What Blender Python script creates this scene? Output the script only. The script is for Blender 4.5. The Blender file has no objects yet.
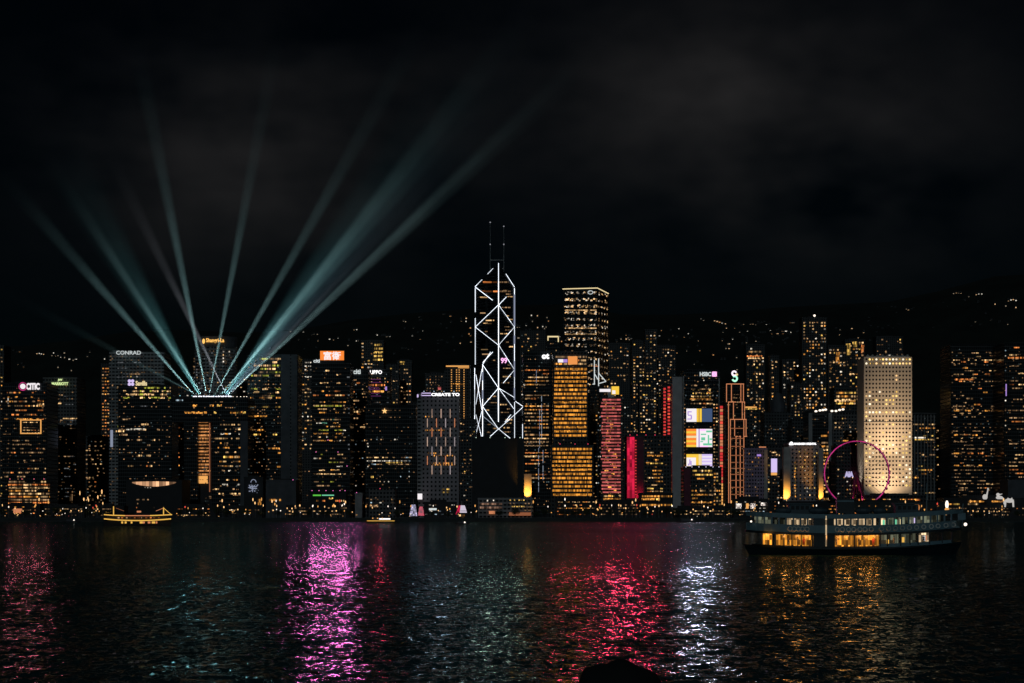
import bpy, bmesh, math, random
from mathutils import Vector, Matrix
random.seed(11)
S = bpy.context.scene
COL = S.collection
R = math.radians
# ------------------------------------------------------------------ camera, sky, moon, exposure
F, CX, HY, CAMZ = 1756.0, 512.0, 513.0, 7.5          # focal length in pixels, principal column, horizon row, eye height
cam_d = bpy.data.cameras.new('camera')
cam_d.sensor_fit = 'HORIZONTAL'; cam_d.sensor_width = 36.0
cam_d.lens = 36.0 * F / 1024.0
cam_d.shift_y = (HY - 341.5) / 1024.0
cam_d.clip_start = 0.5; cam_d.clip_end = 20000.0
cam = bpy.data.objects.new('camera', cam_d); COL.objects.link(cam)
cam.location = (0, 0, CAMZ); cam.rotation_euler = (R(90), 0, 0)
S.camera = cam
MOON_EL, MOON_AZ = 22.0, -174.0                       # behind the viewer, a little to the left
W = bpy.data.worlds.new('World'); S.world = W; W.use_nodes = True
wt = W.node_tree; wt.nodes.clear()
def wn(t, **kw):
    n = wt.nodes.new(t)
    for k, v in kw.items(): setattr(n, k, v)
    return n
w_out = wn('ShaderNodeOutputWorld'); w_bg = wn('ShaderNodeBackground'); w_bg2 = wn('ShaderNodeBackground'); w_add = wn('ShaderNodeAddShader')
w_sky = wn('ShaderNodeTexSky'); w_sky.sky_type = 'NISHITA'; w_sky.sun_disc = False
w_sky.sun_elevation = R(MOON_EL); w_sky.sun_rotation = R(MOON_AZ)
w_tint = wn('ShaderNodeVectorMath', operation='MULTIPLY'); w_tint.inputs[1].default_value = (.36, .78, 1.0)
wt.links.new(w_sky.outputs['Color'], w_tint.inputs[0]); wt.links.new(w_tint.outputs[0], w_bg.inputs['Color']); w_bg.inputs['Strength'].default_value = 0.00030
# low cloud catching the glow of the city: soft banks drifting over the ridge
w_tc = wn('ShaderNodeTexCoord')
def wmath(op, a, b=None):
    n = wn('ShaderNodeMath', operation=op)
    for i, v in enumerate((a, b)):
        if v is None: continue
        if isinstance(v, (int, float)): n.inputs[i].default_value = v
        else: wt.links.new(v, n.inputs[i])
    return n.outputs[0]
def bank(px, py, sx, sy):
    d = Vector(((px - CX) / F, 1.0, (HY - py) / F)).normalized()
    mp = wn('ShaderNodeMapping'); mp.inputs['Location'].default_value = [-d[i] * s for i, s in enumerate((sx, sx, sy))]
    mp.inputs['Scale'].default_value = (sx, sx, sy)
    wt.links.new(w_tc.outputs['Generated'], mp.inputs['Vector'])
    g = wn('ShaderNodeTexGradient', gradient_type='QUADRATIC_SPHERE'); wt.links.new(mp.outputs[0], g.inputs[0])
    return g.outputs['Fac']
w_noise = wn('ShaderNodeTexNoise'); w_noise.inputs['Scale'].default_value = 5.0; w_noise.inputs['Detail'].default_value = 4.0; w_noise.inputs['Roughness'].default_value = 0.62
w_map = wn('ShaderNodeMapping'); w_map.inputs['Scale'].default_value = (1.0, 1.0, 1.8)
wt.links.new(w_tc.outputs['Generated'], w_map.inputs['Vector']); wt.links.new(w_map.outputs[0], w_noise.inputs['Vector'])
w_ramp = wn('ShaderNodeMapRange'); w_ramp.inputs['From Min'].default_value = 0.36; w_ramp.inputs['From Max'].default_value = 0.66
wt.links.new(w_noise.outputs['Fac'], w_ramp.inputs['Value'])
w_b = wmath('ADD', wmath('ADD', bank(730, 95, 4.2, 7.5), bank(250, 150, 4.6, 7.5)), wmath('MULTIPLY', bank(860, 205, 5.0, 10.0), .35))
w_c = wmath('MULTIPLY', wmath('MULTIPLY', w_b, w_ramp.outputs[0]), 0.0165)
w_bg2.inputs['Color'].default_value = (1.0, 0.92, 0.90, 1)
wt.links.new(w_c, w_bg2.inputs['Strength'])
wt.links.new(w_bg.outputs[0], w_add.inputs[0]); wt.links.new(w_bg2.outputs[0], w_add.inputs[1]); wt.links.new(w_add.outputs[0], w_out.inputs['Surface'])
sun_d = bpy.data.lights.new('moon', 'SUN'); sun_d.energy = 0.18; sun_d.angle = R(0.5); sun_d.color = (0.74, 0.94, 1.0)
sun = bpy.data.objects.new('moon', sun_d); COL.objects.link(sun)
sun.rotation_euler = (R(90 - MOON_EL), 0, -R(180 + MOON_AZ))
S.view_settings.view_transform = 'Standard'; S.view_settings.look = 'None'
S.view_settings.exposure = 0.0; S.view_settings.gamma = 1.0; S.view_settings.use_curve_mapping = False
cy = S.cycles
cy.max_bounces = 4; cy.diffuse_bounces = 1; cy.glossy_bounces = 2; cy.transmission_bounces = 2; cy.volume_bounces = 0; cy.transparent_max_bounces = 8
cy.sample_clamp_indirect = 6.0; cy.use_denoising = True; cy.caustics_reflective = False; cy.caustics_refractive = False

# ------------------------------------------------------------------ helpers
def wx(px, Y): return (px - CX) / F * Y
def wz(py, Y): return CAMZ + (HY - py) / F * Y
def at(px, py, Y): return Vector((wx(px, Y), Y, wz(py, Y)))
def ms(n, Y): return n / F * Y
GZ = 3.0                                             # street level above the water

class MB:
    """Collects simple solids and links them as ONE mesh object."""
    def __init__(s): s.v = []; s.f = []; s.m = []
    def face(s, pts, mi=0):
        i = len(s.v); s.v += [tuple(p) for p in pts]; s.f.append(tuple(range(i, i + len(pts)))); s.m.append(mi)
    def box(s, x0, x1, y0, y1, z0, z1, mi=0):
        i = len(s.v)
        s.v += [(x0, y0, z0), (x1, y0, z0), (x1, y1, z0), (x0, y1, z0), (x0, y0, z1), (x1, y0, z1), (x1, y1, z1), (x0, y1, z1)]
        for q in ((0, 3, 2, 1), (4, 5, 6, 7), (0, 1, 5, 4), (1, 2, 6, 5), (2, 3, 7, 6), (3, 0, 4, 7)):
            s.f.append(tuple(i + k for k in q)); s.m.append(mi)
        return s
    def prism(s, poly, z0, z1, mi=0):
        n = len(poly); i = len(s.v)
        top = z1 if hasattr(z1, '__len__') else [z1] * n
        s.v += [(p[0], p[1], z0) for p in poly] + [(p[0], p[1], top[k]) for k, p in enumerate(poly)]
        s.f.append(tuple(i + n - 1 - k for k in range(n))); s.m.append(mi)
        s.f.append(tuple(i + n + k for k in range(n))); s.m.append(mi)
        for k in range(n):
            a, b = k, (k + 1) % n
            s.f.append((i + a, i + b, i + n + b, i + n + a)); s.m.append(mi)
        return s
    def tube(s, p0, p1, r0, r1=None, n=6, mi=0):
        r1 = r0 if r1 is None else r1
        p0, p1 = Vector(p0), Vector(p1); d = (p1 - p0)
        if d.length < 1e-6: return s
        d.normalize(); a = d.orthogonal().normalized(); b = d.cross(a); i = len(s.v)
        for p, r in ((p0, r0), (p1, r1)):
            for k in range(n):
                t = 2 * math.pi * k / n
                s.v.append(tuple(p + (a * math.cos(t) + b * math.sin(t)) * r))
        for k in range(n):
            q = (k + 1) % n
            s.f.append((i + k, i + q, i + n + q, i + n + k)); s.m.append(mi)
        s.f.append(tuple(i + n - 1 - k for k in range(n))); s.m.append(mi)
        s.f.append(tuple(i + n + k for k in range(n))); s.m.append(mi)
        return s
    def ball(s, c, rx, ry=None, rz=None, n=10, m=6, mi=0):
        ry = rx if ry is None else ry; rz = rx if rz is None else rz
        i = len(s.v); c = Vector(c)
        s.v.append((c.x, c.y, c.z - rz))
        for j in range(1, m):
            ph = -math.pi / 2 + math.pi * j / m
            for k in range(n):
                t = 2 * math.pi * k / n
                s.v.append((c.x + rx * math.cos(ph) * math.cos(t), c.y + ry * math.cos(ph) * math.sin(t), c.z + rz * math.sin(ph)))
        s.v.append((c.x, c.y, c.z + rz)); top = len(s.v) - 1
        for k in range(n):
            q = (k + 1) % n
            s.f.append((i, i + 1 + q, i + 1 + k)); s.m.append(mi)
            for j in range(m - 2):
                o = i + 1 + j * n
                s.f.append((o + k, o + q, o + n + q, o + n + k)); s.m.append(mi)
            o = i + 1 + (m - 2) * n
            s.f.append((o + k, o + q, top)); s.m.append(mi)
        return s
    def mesh(s, name, mats):
        me = bpy.data.meshes.new(name); me.from_pydata(s.v, [], s.f)
        for m in (mats if isinstance(mats, (list, tuple)) else [mats]): me.materials.append(m)
        if any(s.m): me.polygons.foreach_set('material_index', s.m)
        me.update(); return me
    def build(s, name, mats, parent=None, off=(0, 0, 0), smooth=False):
        """Vertices are world coordinates; the object sits at off (its thing's base) and the vertices are made local to it."""
        off = Vector(off)
        s.v = [(a - off.x, b - off.y, c - off.z) for a, b, c in s.v]
        me = s.mesh(name, mats)
        if smooth: me.polygons.foreach_set('use_smooth', [True] * len(me.polygons))
        o = bpy.data.objects.new(name, me); COL.objects.link(o)
        if parent is not None: o.parent = parent
        else: o.location = off
        return o
def tag(o, label=None, cat=None, group=None, kind=None):
    if label: o['label'] = label
    if cat: o['category'] = cat
    if group: o['group'] = group
    if kind: o['kind'] = kind
    return o
def empty(name, loc, label, cat, group=None):
    o = bpy.data.objects.new(name, None); COL.objects.link(o); o.location = loc; o.empty_display_size = 2.0
    return tag(o, label, cat, group)
def inst(name, mesh, loc, scale=(1, 1, 1), parent=None):
    o = bpy.data.objects.new(name, mesh); COL.objects.link(o); o.location = loc; o.scale = scale
    if parent is not None: o.parent = parent
    return o
def dup(root, loc, rotz=0.0, scale=None, label=None, group=None):
    r = root.copy(); COL.objects.link(r); r.location = loc; r.rotation_euler = (0, 0, rotz)
    if scale: r.scale = (scale,) * 3 if isinstance(scale, (int, float)) else scale
    if label: r['label'] = label
    if group: r['group'] = group
    for ch in list(root.children):
        c = ch.copy(); COL.objects.link(c); c.parent = r
        for g in list(ch.children):
            d = g.copy(); COL.objects.link(d); d.parent = c
    return r

# ------------------------------------------------------------------ materials
def new_mat(name):
    m = bpy.data.materials.new(name); m.use_nodes = True
    nt = m.node_tree; nt.nodes.clear()
    out = nt.nodes.new('ShaderNodeOutputMaterial'); p = nt.nodes.new('ShaderNodeBsdfPrincipled')
    nt.links.new(p.outputs[0], out.inputs['Surface'])
    return m, nt, p, out
def N(nt, t, **kw):
    n = nt.nodes.new(t)
    for k, v in kw.items(): setattr(n, k, v)
    return n
def M_(nt, op, a, b=None, c=None):
    n = N(nt, 'ShaderNodeMath', operation=op)
    for i, v in enumerate((a, b, c)):
        if v is None: continue
        if isinstance(v, (int, float)): n.inputs[i].default_value = v
        else: nt.links.new(v, n.inputs[i])
    return n.outputs[0]
def plain(name, col, rough=0.7, metal=0.0, var=0.25, scale=0.15):
    m, nt, p, out = new_mat(name)
    no = N(nt, 'ShaderNodeTexNoise'); no.inputs['Scale'].default_value = scale; no.inputs['Detail'].default_value = 4
    g = N(nt, 'ShaderNodeNewGeometry'); nt.links.new(g.outputs['Position'], no.inputs['Vector'])
    mr = N(nt, 'ShaderNodeMapRange'); mr.inputs['From Min'].default_value = 0.3; mr.inputs['From Max'].default_value = 0.7
    mr.inputs['To Min'].default_value = 1 - var; mr.inputs['To Max'].default_value = 1 + var
    nt.links.new(no.outputs['Fac'], mr.inputs['Value'])
    vm = N(nt, 'ShaderNodeVectorMath', operation='SCALE'); vm.inputs[0].default_value = col; nt.links.new(mr.outputs[0], vm.inputs['Scale'])
    nt.links.new(vm.outputs[0], p.inputs['Base Color'])
    p.inputs['Roughness'].default_value = rough; p.inputs['Metallic'].default_value = metal
    return m
def emit(name, col, st, var=0.0, pane=None, floor=3.4, gap=0.12, base=(0.02, 0.02, 0.02), sampling='NONE', con=1.7, lo=0.08):
    """A lit window, lamp, screen, or wall with its light painted in: each object burns a little brighter or dimmer; PANE metres wide panes differ, some with blinds down."""
    m, nt, p, out = new_mat(name)
    p.inputs['Base Color'].default_value = (*base, 1); p.inputs['Roughness'].default_value = 0.25
    p.inputs['Emission Color'].default_value = (*col, 1)
    if var or pane:
        s = None
        if var:
            oi = N(nt, 'ShaderNodeObjectInfo')
            s = M_(nt, 'MULTIPLY_ADD', oi.outputs['Random'], 2 * var, 1 - var)
        if pane:
            g = N(nt, 'ShaderNodeNewGeometry'); sx = N(nt, 'ShaderNodeSeparateXYZ'); nt.links.new(g.outputs['Position'], sx.inputs[0])
            u = M_(nt, 'DIVIDE', M_(nt, 'ADD', sx.outputs[0], sx.outputs[1]), pane)
            fl = M_(nt, 'FLOOR', M_(nt, 'DIVIDE', sx.outputs[2], floor))
            cx_ = N(nt, 'ShaderNodeCombineXYZ'); nt.links.new(M_(nt, 'FLOOR', u), cx_.inputs[0]); nt.links.new(fl, cx_.inputs[1])
            wnz = N(nt, 'ShaderNodeTexWhiteNoise', noise_dimensions='3D'); nt.links.new(cx_.outputs[0], wnz.inputs['Vector'])
            a = M_(nt, 'POWER', wnz.outputs['Value'], con)
            a = M_(nt, 'MULTIPLY_ADD', a, 1.9, lo)
            fr = M_(nt, 'FRACT', u); a = M_(nt, 'MULTIPLY', a, M_(nt, 'MULTIPLY_ADD', M_(nt, 'GREATER_THAN', fr, gap), 0.93, 0.07))
            s = a if s is None else M_(nt, 'MULTIPLY', s, a)
        nt.links.new(M_(nt, 'MULTIPLY', s, st), p.inputs['Emission Strength'])
    else:
        p.inputs['Emission Strength'].default_value = st
    m.cycles.emission_sampling = sampling
    return m
def facade(name, wall, glass, cw=3.2, ch=3.5, fx=0.7, fz=0.55, rough=0.6):
    """Curtain wall or punched windows: unlit glass set in a wall grid, with mild weathering of the wall."""
    m, nt, p, out = new_mat(name)
    g = N(nt, 'ShaderNodeNewGeometry'); sx = N(nt, 'ShaderNodeSeparateXYZ'); nt.links.new(g.outputs['Position'], sx.inputs[0])
    u = M_(nt, 'FRACT', M_(nt, 'DIVIDE', M_(nt, 'ADD', sx.outputs[0], sx.outputs[1]), cw))
    v = M_(nt, 'FRACT', M_(nt, 'DIVIDE', sx.outputs[2], ch))
    msk = M_(nt, 'MULTIPLY', M_(nt, 'LESS_THAN', u, fx), M_(nt, 'LESS_THAN', v, fz))
    no = N(nt, 'ShaderNodeTexNoise'); no.inputs['Scale'].default_value = 0.06; no.inputs['Detail'].default_value = 5; nt.links.new(g.outputs['Position'], no.inputs['Vector'])
    mr = N(nt, 'ShaderNodeMapRange'); mr.inputs['From Min'].default_value = 0.3; mr.inputs['From Max'].default_value = 0.7; mr.inputs['To Min'].default_value = 0.7; mr.inputs['To Max'].default_value = 1.25
    nt.links.new(no.outputs['Fac'], mr.inputs['Value'])
    vm = N(nt, 'ShaderNodeVectorMath', operation='SCALE'); vm.inputs[0].default_value = wall; nt.links.new(mr.outputs[0], vm.inputs['Scale'])
    mx = N(nt, 'ShaderNodeMix', data_type='RGBA'); nt.links.new(msk, mx.inputs['Factor']); nt.links.new(vm.outputs[0], mx.inputs['A']); mx.inputs['B'].default_value = (*glass, 1)
    nt.links.new(mx.outputs['Result'], p.inputs['Base Color'])
    nt.links.new(M_(nt, 'MULTIPLY_ADD', msk, 0.15 - rough, rough), p.inputs['Roughness'])
    return m
GL = (0.010, 0.014, 0.018)
A = {
 'black_glass': facade('black_glass', (0.030, 0.036, 0.042), GL, 1.8, 3.6, 0.85, 0.8),
 'dark_wall': facade('dark_wall', (0.035, 0.040, 0.045), GL, 3.0, 3.5, 0.6, 0.5),
 'mid_wall': facade('mid_wall', (0.10, 0.10, 0.105), GL, 3.0, 3.5, 0.62, 0.5),
 'grey_wall': facade('grey_wall', (0.26, 0.26, 0.27), GL, 3.6, 3.5, 0.74, 0.45),
 'hotel_wall': facade('hotel_wall', (0.30, 0.265, 0.29), GL, 3.7, 3.9, 0.42, 0.45),
 'purple_wall': facade('purple_wall', (0.34, 0.25, 0.38), GL, 2.6, 3.4, 0.55, 0.45),
 'residential': facade('residential', (0.035, 0.036, 0.04), GL, 3.0, 3.0, 0.45, 0.5),
}
A['plain_grey'] = plain('plain_grey', (0.30, 0.30, 0.31))
A['slate'] = plain('slate', (0.075, 0.08, 0.095))
A['soot'] = plain('soot', (0.014, 0.016, 0.02))
A['pier_dark'] = plain('pier_dark', (0.03, 0.035, 0.035))
A['stone'] = plain('stone', (0.62, 0.56, 0.50), var=0.08)
A['column_stone'] = plain('column_stone', (0.45, 0.42, 0.40))
A['pale_slab'] = plain('pale_slab', (0.50, 0.48, 0.50), var=.12)
A['steel'] = plain('steel', (0.30, 0.31, 0.33), 0.4, 0.6)
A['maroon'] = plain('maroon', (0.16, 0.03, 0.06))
WIN = {
 'warm': ((1.0, 0.60, 0.26), 0.85), 'amber': ((1.0, 0.40, 0.07), 0.80), 'gold': ((1.0, 0.60, 0.13), 0.85), 'white': ((1.0, 0.88, 0.72), 0.8),
 'cool': ((0.62, 0.82, 0.95), 0.6), 'green': ((0.66, 0.66, 0.08), 0.5), 'dim': ((1.0, 0.58, 0.28), 0.30), 'orange': ((1.0, 0.30, 0.07), 0.7), 'grey': ((0.75, 0.8, 0.85), 0.11),
 'mint': ((0.3, 0.9, 0.6), 0.25),
}
WIN['ember'] = ((1.0, .52, .22), .26); WIN['ash'] = ((.62, .85, .90), .09)
WIN['floor'] = ((1.0, 0.38, 0.045), 0.62)
EW = {k: emit('lit_window_' + k, c, s * .92, .32 if k == 'floor' else .5, 1.5, con=1.2 if k == 'floor' else 1.8, lo=.22 if k == 'floor' else .06) for k, (c, s) in WIN.items()}
CUBE = {k: MB().box(-.5, .5, -.5, .5, -.5, .5).mesh('lit_window_' + k, EW[k]) for k in EW}
L = {
 'barwhite': emit('led_pale', (.9, .76, .78), .42, .3), 'peach': emit('led_peach', (1.0, .68, .52), .50, .35), 'tube': emit('led_tube_white', (0.84, 0.91, 1.0), 1.2, .12, 9.0, 30.0, 0.0, con=.5, lo=.75), 'tube_dim': emit('led_tube_faint', (0.75, 0.85, 1.0), 0.45), 'tube_grey': emit('led_tube_grey', (0.62, 0.70, 0.95), 0.36),
 'white': emit('sign_white', (1.0, 0.97, 0.98), 1.5), 'silver': emit('sign_silver', (0.85, 0.92, 0.92), 0.75), 'lime': emit('sign_lime', (0.80, 1.0, 0.42), 0.9),
 'gold': emit('sign_gold', (1.0, 0.52, 0.12), 1.3), 'cream': emit('sign_cream', (1.0, 0.80, 0.42), 0.9), 'magenta': emit('led_magenta', (0.62, 0.03, 0.22), 0.48, 0, 3.0, 9.0, 0.0, con=.6, lo=.35), 'pink': emit('sign_pink', (1.0, 0.45, 0.8), 1.4),
 'violet': emit('led_violet', (0.50, 0.30, 0.85), 0.8), 'lilac': emit('led_lilac', (0.75, 0.60, 1.0), 0.9), 'red': emit('led_red', (0.90, 0.05, 0.05), 0.7), 'crimson': emit('floodlit_crimson_glow', (0.66, 0.012, 0.055), 0.58, 0, 2.2, 3.6, .05, con=.6, lo=.35),
 'rose': emit('led_rose', (0.80, 0.16, 0.145), 0.38, 0.35, 2.6, con=.7, lo=.3, gap=.03), 'orange': emit('screen_orange', (1.0, 0.25, 0.035), 1.0), 'yellow': emit('screen_yellow', (1.0, 0.62, 0.06), 0.95), 'screen': emit('screen_white', (1.0, 0.93, 0.96), 0.95),
 'slate': emit('screen_slate', (0.10, 0.17, 0.36), 0.5), 'mint': emit('screen_mint', (0.22, 0.85, 0.5), 0.7), 'copper': emit('led_copper', (1.0, 0.36, 0.16), 0.60), 'copper_dim': emit('led_copper_faint', (1.0, 0.34, 0.15), 0.26),
 'bead': emit('lamp_amber', (1.0, 0.46, 0.12), 0.9), 'bead_white': emit('lamp_white', (1.0, 0.86, 0.72), 1.6), 'bead_warm': emit('lamp_warm', (1.0, 0.56, 0.22), 1.3), 'bead_red': emit('lamp_red', (1.0, 0.10, 0.06), 0.9),
 'beam_lens': emit('searchlight_lens', (0.86, 0.88, 1.0), 2.2), 'green': emit('sign_green', (0.15, 0.75, 0.08), 0.7), 'gilt': emit('rope_light_gold', (1.0, 0.55, 0.10), 0.85), 'ivory': emit('sculpture_ivory', (1.0, 0.95, 0.9), 0.5),
 'cabin_amber': emit('cabin_amber', (1.0, 0.37, 0.035), 0.72, 0.35, 0.35, 0.9, 0.1), 'cabin_cream': emit('cabin_cream', (1.0, 0.72, 0.42), 0.55, 0.5, 0.4, 0.9, 0.1), 'cabin_dim': emit('cabin_dim', (0.7, 0.75, 0.5), 0.10, 0.6, 0.5, 0.9, 0.1),
 'slot': emit('slot_glow', (1.0, .40, .12), .40, .3, 1.3, 3.0, .12, con=.8, lo=.15), 'shop': emit('shop_glow', (1.0, .86, .78), .75, .3, .9, 1.3, .12, con=1.0, lo=.1), 'purple_dim': emit('led_purple', (0.30, 0.05, 0.28), 0.25),
}
PAL = {
 'office': [('warm', 5), ('amber', 3), ('white', 2), ('dim', 4)], 'amber': [('amber', 6), ('gold', 4), ('warm', 2), ('dim', 1)], 'green': [('green', 4), ('warm', 3), ('dim', 3)],
 'home': [('warm', 6), ('gold', 2), ('white', 2), ('dim', 4), ('amber', 2)], 'pale': [('white', 3), ('cool', 3), ('warm', 1), ('dim', 3)], 'dim': [('dim', 6), ('warm', 2), ('orange', 1)],
 'orange': [('orange', 3), ('amber', 4), ('warm', 3), ('dim', 2)], 'mix': [('warm', 4), ('amber', 4), ('green', 1), ('white', 2), ('dim', 4), ('mint', .6)], 'grey': [('grey', 6), ('dim', 1)],
}
def pick(pal):
    if pal not in PAL: return pal
    p = PAL[pal]; t = random.uniform(0, sum(w for _, w in p))
    for k, w in p:
        t -= w
        if t <= 0: return k
    return p[0][0]

# ------------------------------------------------------------------ buildings
class Building:
    """One tower: Empty at its base > wall, parapet, plant room, lit windows and trims. Given by its outline in the photo and its distance."""
    def __init__(s, name, label, x0, x1, yt, Y, dep=32, wall='black_glass', cat='skyscraper', group=None, roof=True, z0=GZ, foot=None):
        s.x0, s.x1, s.yt, s.Y, s.dep, s.wall = x0, x1, yt, Y, dep, wall
        s.loc = Vector((wx((x0 + x1) / 2, Y), Y, z0))
        s.root = empty(name, s.loc, label, cat, group)
        X0, X1, Z = wx(x0, Y), wx(x1, Y), wz(yt, Y)
        m = MB()
        if foot: m.prism(foot, z0 - 2, Z)
        else: m.box(X0, X1, Y, Y + dep, z0 - 2, Z)
        s.add('wall', m, A[wall])
        if roof:
            m = MB(); t = 0.7
            m.box(X0 - .3, X1 + .3, Y - .3, Y + t, Z - .4, Z + 1.1); m.box(X0 - .3, X0 + t, Y + t, Y + dep, Z - .4, Z + 1.1); m.box(X1 - t, X1 + .3, Y + t, Y + dep, Z - .4, Z + 1.1)
            s.add('parapet', m, A[wall])
            w = X1 - X0; m = MB()
            m.box(X0 + w * random.uniform(.15, .3), X1 - w * random.uniform(.15, .35), Y + dep * .3, Y + dep * .8, Z - .5, Z + random.uniform(2.0, 3.5))
            s.add('plant_room', m, A['soot'])
        s.w = []
    def add(s, name, mb, mat, label=None):
        o = mb.build(name, mat, s.root, s.loc)
        if label: o['label'] = label
        return o
    def rect(s, name, x0, y0, x1, y1, mat, th=0.5, proud=0.0, label=None, dy=0.0):
        Y = s.Y + dy
        return s.add(name, MB().box(wx(x0, Y), wx(x1, Y), Y - th - proud, Y - proud - .02, wz(y1, Y), wz(y0, Y)), mat, label)
    def win(s, x0, y0, x1, y1, k): s.w.append((x0, y0, x1, y1, k))
    def bands(s, y0, y1, step=3.7, p=0.5, pal='office', xa=None, xb=None, h=0.42, seg=(2, 9), floor_p=0.85):
        xa = s.x0 + 1 if xa is None else xa; xb = s.x1 - 1 if xb is None else xb
        y = y0
        while y < y1:
            if random.random() < floor_p:
                x = xa + random.uniform(0, 1.5); q = 1 if p >= 1 else min(1, p * random.uniform(.45, 1.6)); k0 = pick(pal); h_ = h * (.72 if h < .5 else 1)
                while x < xb - .8:
                    l = random.uniform(*seg); e = min(xb, x + l)
                    if random.random() < q: s.win(x, y, e - .25, y + step * h_, k0 if random.random() < .6 else pick(pal))
                    x = e + random.uniform(.1, .8)
            y += step
        return s
    def dots(s, y0, y1, sy=3.2, sx=2.6, p=0.3, pal='home', xa=None, xb=None, w=1.05, h=1.1):
        xa = s.x0 + .8 if xa is None else xa; xb = s.x1 - .8 if xb is None else xb
        n = max(1, int((xb - xa) / sx)); dx = (xb - xa) / n; y = y0
        colp = [random.uniform(.3, 1.7) for _ in range(n)]
        while y < y1:
            for i in range(n):
                if random.random() < p * colp[i]:
                    x = xa + dx * (i + .5)
                    s.win(x - w / 2, y, x + w / 2, y + h, pick(pal))
            y += sy
        return s
    def done(s, limit=100, dy=0.0):
        """Largest lit windows one by one, what is past LIMIT as one glazing part."""
        Y = s.Y + dy; faint = []
        if s.wall in ('black_glass', 'dark_wall', 'residential', 'mid_wall', 'grey_wall', 'purple_wall'):
            y = s.yt + 4
            while y < 505:
                row = random.uniform(.02, .34)
                x = s.x0 + 1.2
                while x < s.x1 - 1.6:
                    if random.random() < row: faint.append((x, y, x + random.uniform(.8, 1.6), y + random.uniform(.6, .95), random.choice(('ember', 'ember', 'ember', 'ash'))))
                    x += random.uniform(1.7, 2.6)
                y += random.choice((2.9, 3.3, 3.6))
        ws = sorted(s.w, key=lambda q: -(q[2] - q[0]) * (q[3] - q[1]))
        for x0, y0, x1, y1, k in ws[:limit]:
            c = at((x0 + x1) / 2, (y0 + y1) / 2, Y)
            inst('window', CUBE[k], (c.x - s.loc.x, Y - .12 - s.loc.y, c.z - s.loc.z), (ms(x1 - x0, Y), .3, ms(y1 - y0, Y)), s.root)
        rest = ws[limit:] + faint
        if rest:
            ks = sorted({q[4] for q in rest}); m = MB()
            for x0, y0, x1, y1, k in rest:
                m.box(wx(x0, Y), wx(x1, Y), Y - .27, Y + .03, wz(y1, Y), wz(y0, Y), ks.index(k))
            o = s.add('window_glazing', m, [EW[k] for k in ks]); o['kind'] = 'stuff'
        s.w = []
        return s

def text_mesh(txt, mat, bold=0.0, depth=0.03):
    cu = bpy.data.curves.new('lettering', 'FONT'); cu.body = txt; cu.size = 1.0; cu.extrude = depth; cu.offset = bold; cu.resolution_u = 3
    o = bpy.data.objects.new('lettering', cu); COL.objects.link(o)
    dg = bpy.context.evaluated_depsgraph_get()
    me = bpy.data.meshes.new_from_object(o.evaluated_get(dg))
    bpy.data.objects.remove(o); bpy.data.curves.remove(cu)
    me.materials.clear(); me.materials.append(mat); me.name = 'lettering'
    return me
def lettering(name, txt, x0, y0, x1, y1, Y, mat, parent=None, poff=(0, 0, 0), bold=0.0):
    me = text_mesh(txt, mat, bold)
    xs = [v.co.x for v in me.vertices]; ys = [v.co.y for v in me.vertices]
    W_, H_ = wx(x1, Y) - wx(x0, Y), wz(y0, Y) - wz(y1, Y)
    sx, sy = W_ / (max(xs) - min(xs)), H_ / (max(ys) - min(ys)); a, b = min(xs), min(ys)
    for v in me.vertices: v.co = ((v.co.x - a) * sx - W_ / 2, -v.co.z * 8, (v.co.y - b) * sy)
    o = bpy.data.objects.new(name, me); COL.objects.link(o)
    p = Vector((wx((x0 + x1) / 2, Y), Y, wz(y1, Y)))
    if parent is not None: o.parent = parent; p = p - Vector(poff)
    o.location = p
    return o
def sign(name, label, txt, x0, y0, x1, y1, Y, mat, bold=0.02):
    return tag(lettering(name, txt, x0, y0, x1, y1, Y, mat, bold=bold), label, 'sign')

# ------------------------------------------------------------------ the setting: water, land, hill
RIDGE = [(-400, 352), (-200, 350), (0, 346), (100, 343), (300, 328), (430, 312), (480, 306), (540, 309), (620, 322), (700, 311), (800, 308), (860, 303), (900, 298), (960, 287), (1024, 281), (1250, 290), (1500, 300)]
def ridge(px):
    for (a, ya), (b, yb) in zip(RIDGE, RIDGE[1:]):
        if a <= px <= b: return ya + (yb - ya) * (px - a) / (b - a)
    return RIDGE[0][1] if px < 0 else RIDGE[-1][1]
YR = 3500.0
def height(x, y):
    px = CX + F * x / YR
    top = wz(ridge(px), YR) + 14 * math.sin(x * .011) * math.sin(x * .0037 + 1)
    if y < YR:
        t = max(0.0, min(1.0, (y - 2250) / (YR - 2250))); t = t * t * (3 - 2 * t)
        return GZ + (top - GZ) * t + t * (1 - t) * 60 * math.sin(x * .006 + y * .004)
    return top * max(0.0, 1 - (y - YR) / 2600) ** 1.3
def hit(px, py):
    y = 2260.0
    while y < YR:
        x = wx(px, y)
        if height(x, y) >= wz(py, y): break
        y += 8
    return Vector((wx(px, y), y, height(wx(px, y), y)))
m = MB(); xs = [-4200 + i * 105 for i in range(81)]; ys = [1507, 1600, 1900, 2250] + [2250 + 62.5 * i for i in range(1, 21)] + [3600 + i * 220 for i in range(11)]
for j, y in enumerate(ys):
    for x in xs: m.v.append((x, y, height(x, y) if y > 2250 else GZ))
nx = len(xs)
for j in range(len(ys) - 1):
    for i in range(nx - 1):
        m.f.append((j * nx + i, j * nx + i + 1, (j + 1) * nx + i + 1, (j + 1) * nx + i)); m.m.append(0)
hill = m.build('hill', plain('hill_forest', (0.010, 0.016, 0.013), 1.0, var=.5, scale=.02)); tag(hill, kind='structure')
for p in hill.data.polygons: p.use_smooth = True
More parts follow.
